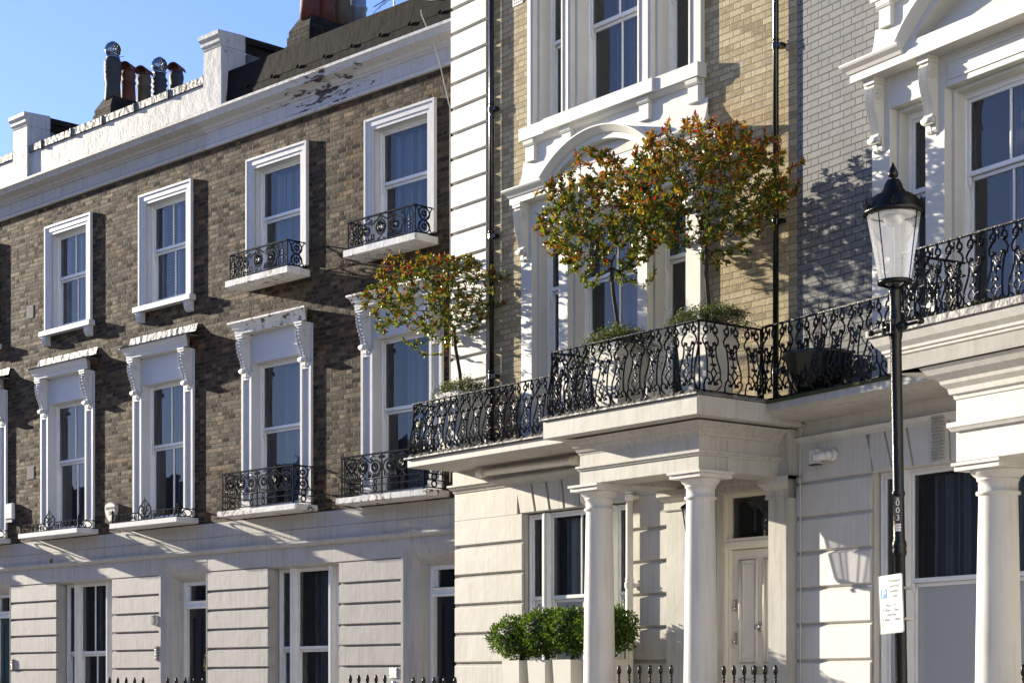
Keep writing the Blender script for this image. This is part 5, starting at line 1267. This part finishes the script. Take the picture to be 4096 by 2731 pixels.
# ================================================================ pipes, cables, fixtures
def pipe(name, label, frame, pts, r, mat, cols=(), cat='pipe', bracket=None):
    t = thing(name, label, cat, frame.m); m = MB(); m.tube(pts, r, 14); m.build('pipe', M[mat], t)
    for (x, y, z) in cols:
        m = MB(); m.tube([(x, y, z-.035), (x, y, z-.03), (x, y, z+.03), (x, y, z+.035)], r*1.28, 12); m.tube([(x, y, z+.055), (x, y, z+.075)], r*1.18, 12)
        m.box(x, x+.09, -y-.1 if False else 0, -y+.012, z-.02, z+.02); m.build('collar', M[mat], t)
    return t
pipe('drainpipe', 'glossy black drainpipe beside the white quoin strip', FM, [(.90, -.065, 4.56), (.90, -.065, 14)], .033, 'pipe_black', [(.90, -.065, z) for z in (5.55, 7.35, 8.98, 10.8)], 'drainpipe')
pipe('drainpipe', 'glossy black drainpipe between yellow brick and grey painted brick', FM, [(5.97, -.065, 4.56), (5.97, -.065, 14)], .033, 'pipe_black', [(5.97, -.065, z) for z in (4.95, 6.55, 8.43, 10.2)], 'drainpipe')
pipe('drainpipe', 'white downpipe on the cream wall between window and door', FM, [(3.60, -.07, .2), (3.60, -.07, 3.83)], .044, 'pipe_white', [(3.60, -.07, 2.76), (3.60, -.07, 3.78)], 'drainpipe')
pipe('waste_pipe', 'white sloping waste pipe under the cream balcony', FM, [(.80, -.14, 4.315), (2.72, -.14, 4.30), (2.80, -.13, 4.25), (2.80, -.10, 3.80), (2.86, -.06, 3.76)], .045, 'pipe_white', [], 'pipe')
m = MB(); m.tube([(.74, -.14, 4.32), (.84, -.14, 4.32)], .062, 14); m.tube([(2.62, -.14, 4.305), (2.76, -.14, 4.30)], .06, 14); m.tube([(.70, -.13, 4.36), (.66, -.12, 4.28)], .03, 8)
o = m.build('pipe_socket', M['pipe_white']); o.matrix_world = FM.m; setp(o, 'cream socket joints on the pipe below the balcony', 'pipe joint')
m = MB(); m.tube([(-.52, -.30, 10.62), (-.50, -.31, 10.55), (-.47, -.12, 10.2), (-.40, -.06, 9.9), (-.30, -.05, 9.55), (-.235, -.03, 9.3), (-.24, -.03, 8.5), (-.232, -.03, 7.4), (-.24, -.03, 6.0), (-.238, -.03, 4.3)], .009, 5)
m.tube([(-1.1, .35, 11.3), (-.9, .0, 10.95), (-.6, -.02, 10.85), (-.3, -.02, 10.8)], .009, 5)
o = m.build('cable', M['cable']); o.matrix_world = FL.m; setp(o, 'loose white cable hanging down the brown brick beside the quoin strip', 'cable')
m = MB(); P = [(6.30, -.10, 4.50), (6.285, -.09, 4.40), (6.33, -.05, 4.33), (6.30, -.6, 4.24), (6.29, -.35, 4.17), (6.29, -.12, 4.08), (6.28, -.02, 4.0), (6.29, -.03, 3.8), (6.30, -.03, 3.55), (6.29, -.02, 3.0), (6.29, -.02, 1.5)]
m.tube(P[:3]+[(6.29, -.02, 4.1)]+P[7:], .006, 5); o = m.build('cable', M['cable']); o.matrix_world = FM.m; setp(o, 'thin cable running down beside the porch pilaster', 'cable')
def fix(name, label, cat, frame, x, d, z): return thing(name, label, cat, frame.m @ Matrix.Translation((x, -d, z)))
# CCTV dome camera and its box
t = fix('security_camera', 'white security camera on the wall above the grooved stucco right of the porch', 'camera', FR, .55, .0, 3.97)
m = MB(); m.tube([(.05, 0, 0), (.05, -.05, 0)], .062, 18); m.tube([(.05, -.05, 0), (.03, -.11, -.01)], .05, 16); m.build('mount', M['plastic'], t)
m = MB(); m.tube([(.03, -.09, -.01), (-.06, -.17, -.015)], .045, 16); m.tube([(-.06, -.17, -.015), (-.075, -.183, -.016)], .038, 14); m.build('head', M['plastic'], t)
m = MB()
for q in (-.014, .014): m.tube([(-.072, -.184, -.016+q), (-.080, -.190, -.017+q)], .011, 8)
m.build('lens', M['black'], t)
t = fix('junction_box', 'white box with blue underside beside the security camera', 'box', FR, .36, .0, 3.96)
m = MB(); m.box(-.085, .045, 0, .075, -.06, .09); m.build('body', M['plastic'], t, bevel=.008); m = MB(); m.box(-.083, .043, 0, .077, -.073, -.062); m.build('base', M['blue_plastic'], t)
# alarm boxes
t = fix('alarm_box', 'white rectangular alarm box with blue base at the left edge of the brown brick', 'alarm', FL, -11.80, 0, 4.52)
m = MB(); m.prof([(0, 0), (.05, 0), (.075, .03), (.075, .27), (.05, .30), (0, .30)], -.13, .13); m.build('body', M['plastic'], t, bevel=.02); m = MB(); m.box(-.12, .12, 0, .07, -.045, -.001); m.build('base', M['blue_plastic'], t)
t = fix('alarm_box', 'shield-shaped pale alarm box lettered BANHAM left of a crested ledge', 'alarm', FL, -8.50, 0, 4.27)
m = MB(); S = [(0, 0), (.06, .03), (.12, .10), (.155, .18), (.165, .25), (.15, .30), (.08, .325), (0, .335), (-.08, .325), (-.15, .30), (-.165, .25), (-.155, .18), (-.12, .10), (-.06, .03)]
m.poly(S, 0, .075); m.build('body', plain_mat('stone_plastic', C(.42, .42, .38), .5), t, bevel=.015)
text_obj('lettering', 'BANHAM', .062, M['sign_black'], t, 0, .077, .215, thick=.001)
m = MB(); m.box(-.028, -.01, .076, .078, .12, .19).box(-.006, .006, .076, .078, .12, .19).box(.01, .028, .076, .078, .12, .19); m.build('emblem', M['sign_black'], t)
# bulkhead lamp, intercoms, vents, bell plates
t = fix('wall_lamp', 'oval caged bulkhead lamp on the pier left of the black door', 'lamp', FL, -7.27, 0, 2.545)
m = MB(); m.poly([(.062*cos(a*pi/9), .085+.088*sin(a*pi/9)) for a in range(18)], 0, .035); m.build('base', M['plastic'], t)
m = MB(); m.poly([(.048*cos(a*pi/9), .085+.072*sin(a*pi/9)) for a in range(18)], .035, .075); m.build('lamp_shade', plain_mat('opal_glass', C(.65, .62, .5), .3), t, bevel=.015)
m = MB(); m.tube([(.056*cos(a*pi/9), -.045, .085+.08*sin(a*pi/9)) for a in range(18)], .006, 4, closed=True); m.tube([(0, -.03, 0), (0, -.085, .03), (0, -.085, .14), (0, -.03, .17)], .005, 4); m.tube([(-.058, -.03, .085), (-.03, -.085, .085), (.03, -.085, .085), (.058, -.03, .085)], .005, 4)
m.build('cage', M['steel'], t)
def panel(label, frame, x, z, w, h, d=0):
    t = fix('intercom', label, 'intercom', frame, x, d, z); m = MB(); m.box(-w/2, w/2, 0, .022, 0, h); m.build('plate', M['steel'], t, bevel=.004)
    m = MB()
    for k in range(4): m.tube([(0, -.02, h*(.14+.2*k)), (0, -.03, h*(.14+.2*k))], .012, 8)
    m.build('button', M['chrome'], t); m = MB(); m.box(-w*.3, w*.3, .0221, .026, h*.82, h*.93); m.build('speaker', M['black'], t)
panel('tall metal intercom panel below the caged lamp', FL, -7.24, 1.99, .10, .225)
panel('narrow metal intercom panel beside the teal door', FL, -11.77, 1.85, .085, .20)
t = fix('bell_plate', 'embossed metal plate with round bell button left of the door numbered 20', 'bell', FL, -1.43, 0, 1.62)
m = MB(); m.box(-.075, .075, 0, .012, .07, .21); m.build('plate', plain_mat('pale_metal_plate', C(.45, .45, .43), .4, .5, bumpd=.01, bscale=60), t); m = MB(); m.tube([(.02, -.0, .0), (.02, -.03, .0)], .028, 12); m.build('button', M['chrome'], t)
for x, z, lab in ((-11.17, 8.02, 'pale air brick left of the upper left window'), (-11.15, 5.20, 'grey air brick left of the tall lower left window')):
    t = fix('air_brick', lab, 'vent', FL, x, 0, z); m = MB(); m.box(-.115, .115, 0, .006, 0, .22)
    for k in range(6): m.box(-.10, .10, .006, .010, .02+.034*k, .036+.034*k)
    m.build('grille', plain_mat('air_brick', C(.26, .24, .21), .8, bumpd=.004), t)
t = fix('air_brick', 'white air brick at the top of the yellow brick wall', 'vent', FM, 1.38, 0, 10.20); m = MB(); m.box(-.10, .10, 0, .012, 0, .14); m.build('grille', M['plastic'], t)
m = MB()
for i in range(4):
    for j in range(3): m.box(-.08+.045*i, -.055+.045*i, .012, .0135, .02+.04*j, .045+.04*j)
m.build('holes', M['black'], t)
t = fix('flue_outlet', 'small round black vent pipe in the pale stucco band', 'vent', FL, -10.44, 0, 3.715); m = MB(); m.tube([(.058*cos(a*pi/8), -.008, .068*sin(a*pi/8)) for a in range(16)], .012, 5, closed=True); m.build('rim', M['stucco_grey'], t)
m = MB(); m.poly([(.055*cos(a*pi/8), .065*sin(a*pi/8)) for a in range(16)], .0125, .0135); m.build('opening', M['black'], t)
# ================================================================ ground
def sheet(name, pts, z, mat, h=0.0):
    m = MB(); n = len(pts); m.add([(p[0], p[1], z) for p in pts], [tuple(range(n))])
    o = m.build(name, M[mat]); setp(o, kind='structure'); return o
sheet('ground', [(-900, -900), (900, -900), (900, 900), (-900, 900)], -.14, 'asphalt')
P3 = lambda f, x, d: tuple(f.w(x, d)[:2])
pav = [P3(FL, -60, .0), P3(FL, 0, .0), P3(FM, 6.2, 0), P3(FR, 18, 0), P3(FR, 18, 4.4), P3(FR, 0, 4.6), P3(FM, 3, 4.7), P3(FL, 0, 4.7), P3(FL, -60, 4.7)]
sheet('pavement', pav, 0.0, 'paving')
m = MB()
ks = pav[4:]
for a, b in zip(ks[:-1], ks[1:]):
    a = Vector((*a, 0)); b = Vector((*b, 0)); t_ = (b-a).normalized(); nn = Vector((t_.y, -t_.x, 0))
    if nn.dot(Vector((0, 0, 0))-a) < 0: nn = -nn
    v = [a, b, b+nn*.15, a+nn*.15]; m.add([(p.x, p.y, -.13) for p in v]+[(p.x, p.y, .004) for p in v], [(4,5,6,7),(0,1,5,4),(1,2,6,5),(2,3,7,6),(3,0,4,7)])
o = m.build('kerb', M['kerb']); setp(o, kind='structure')
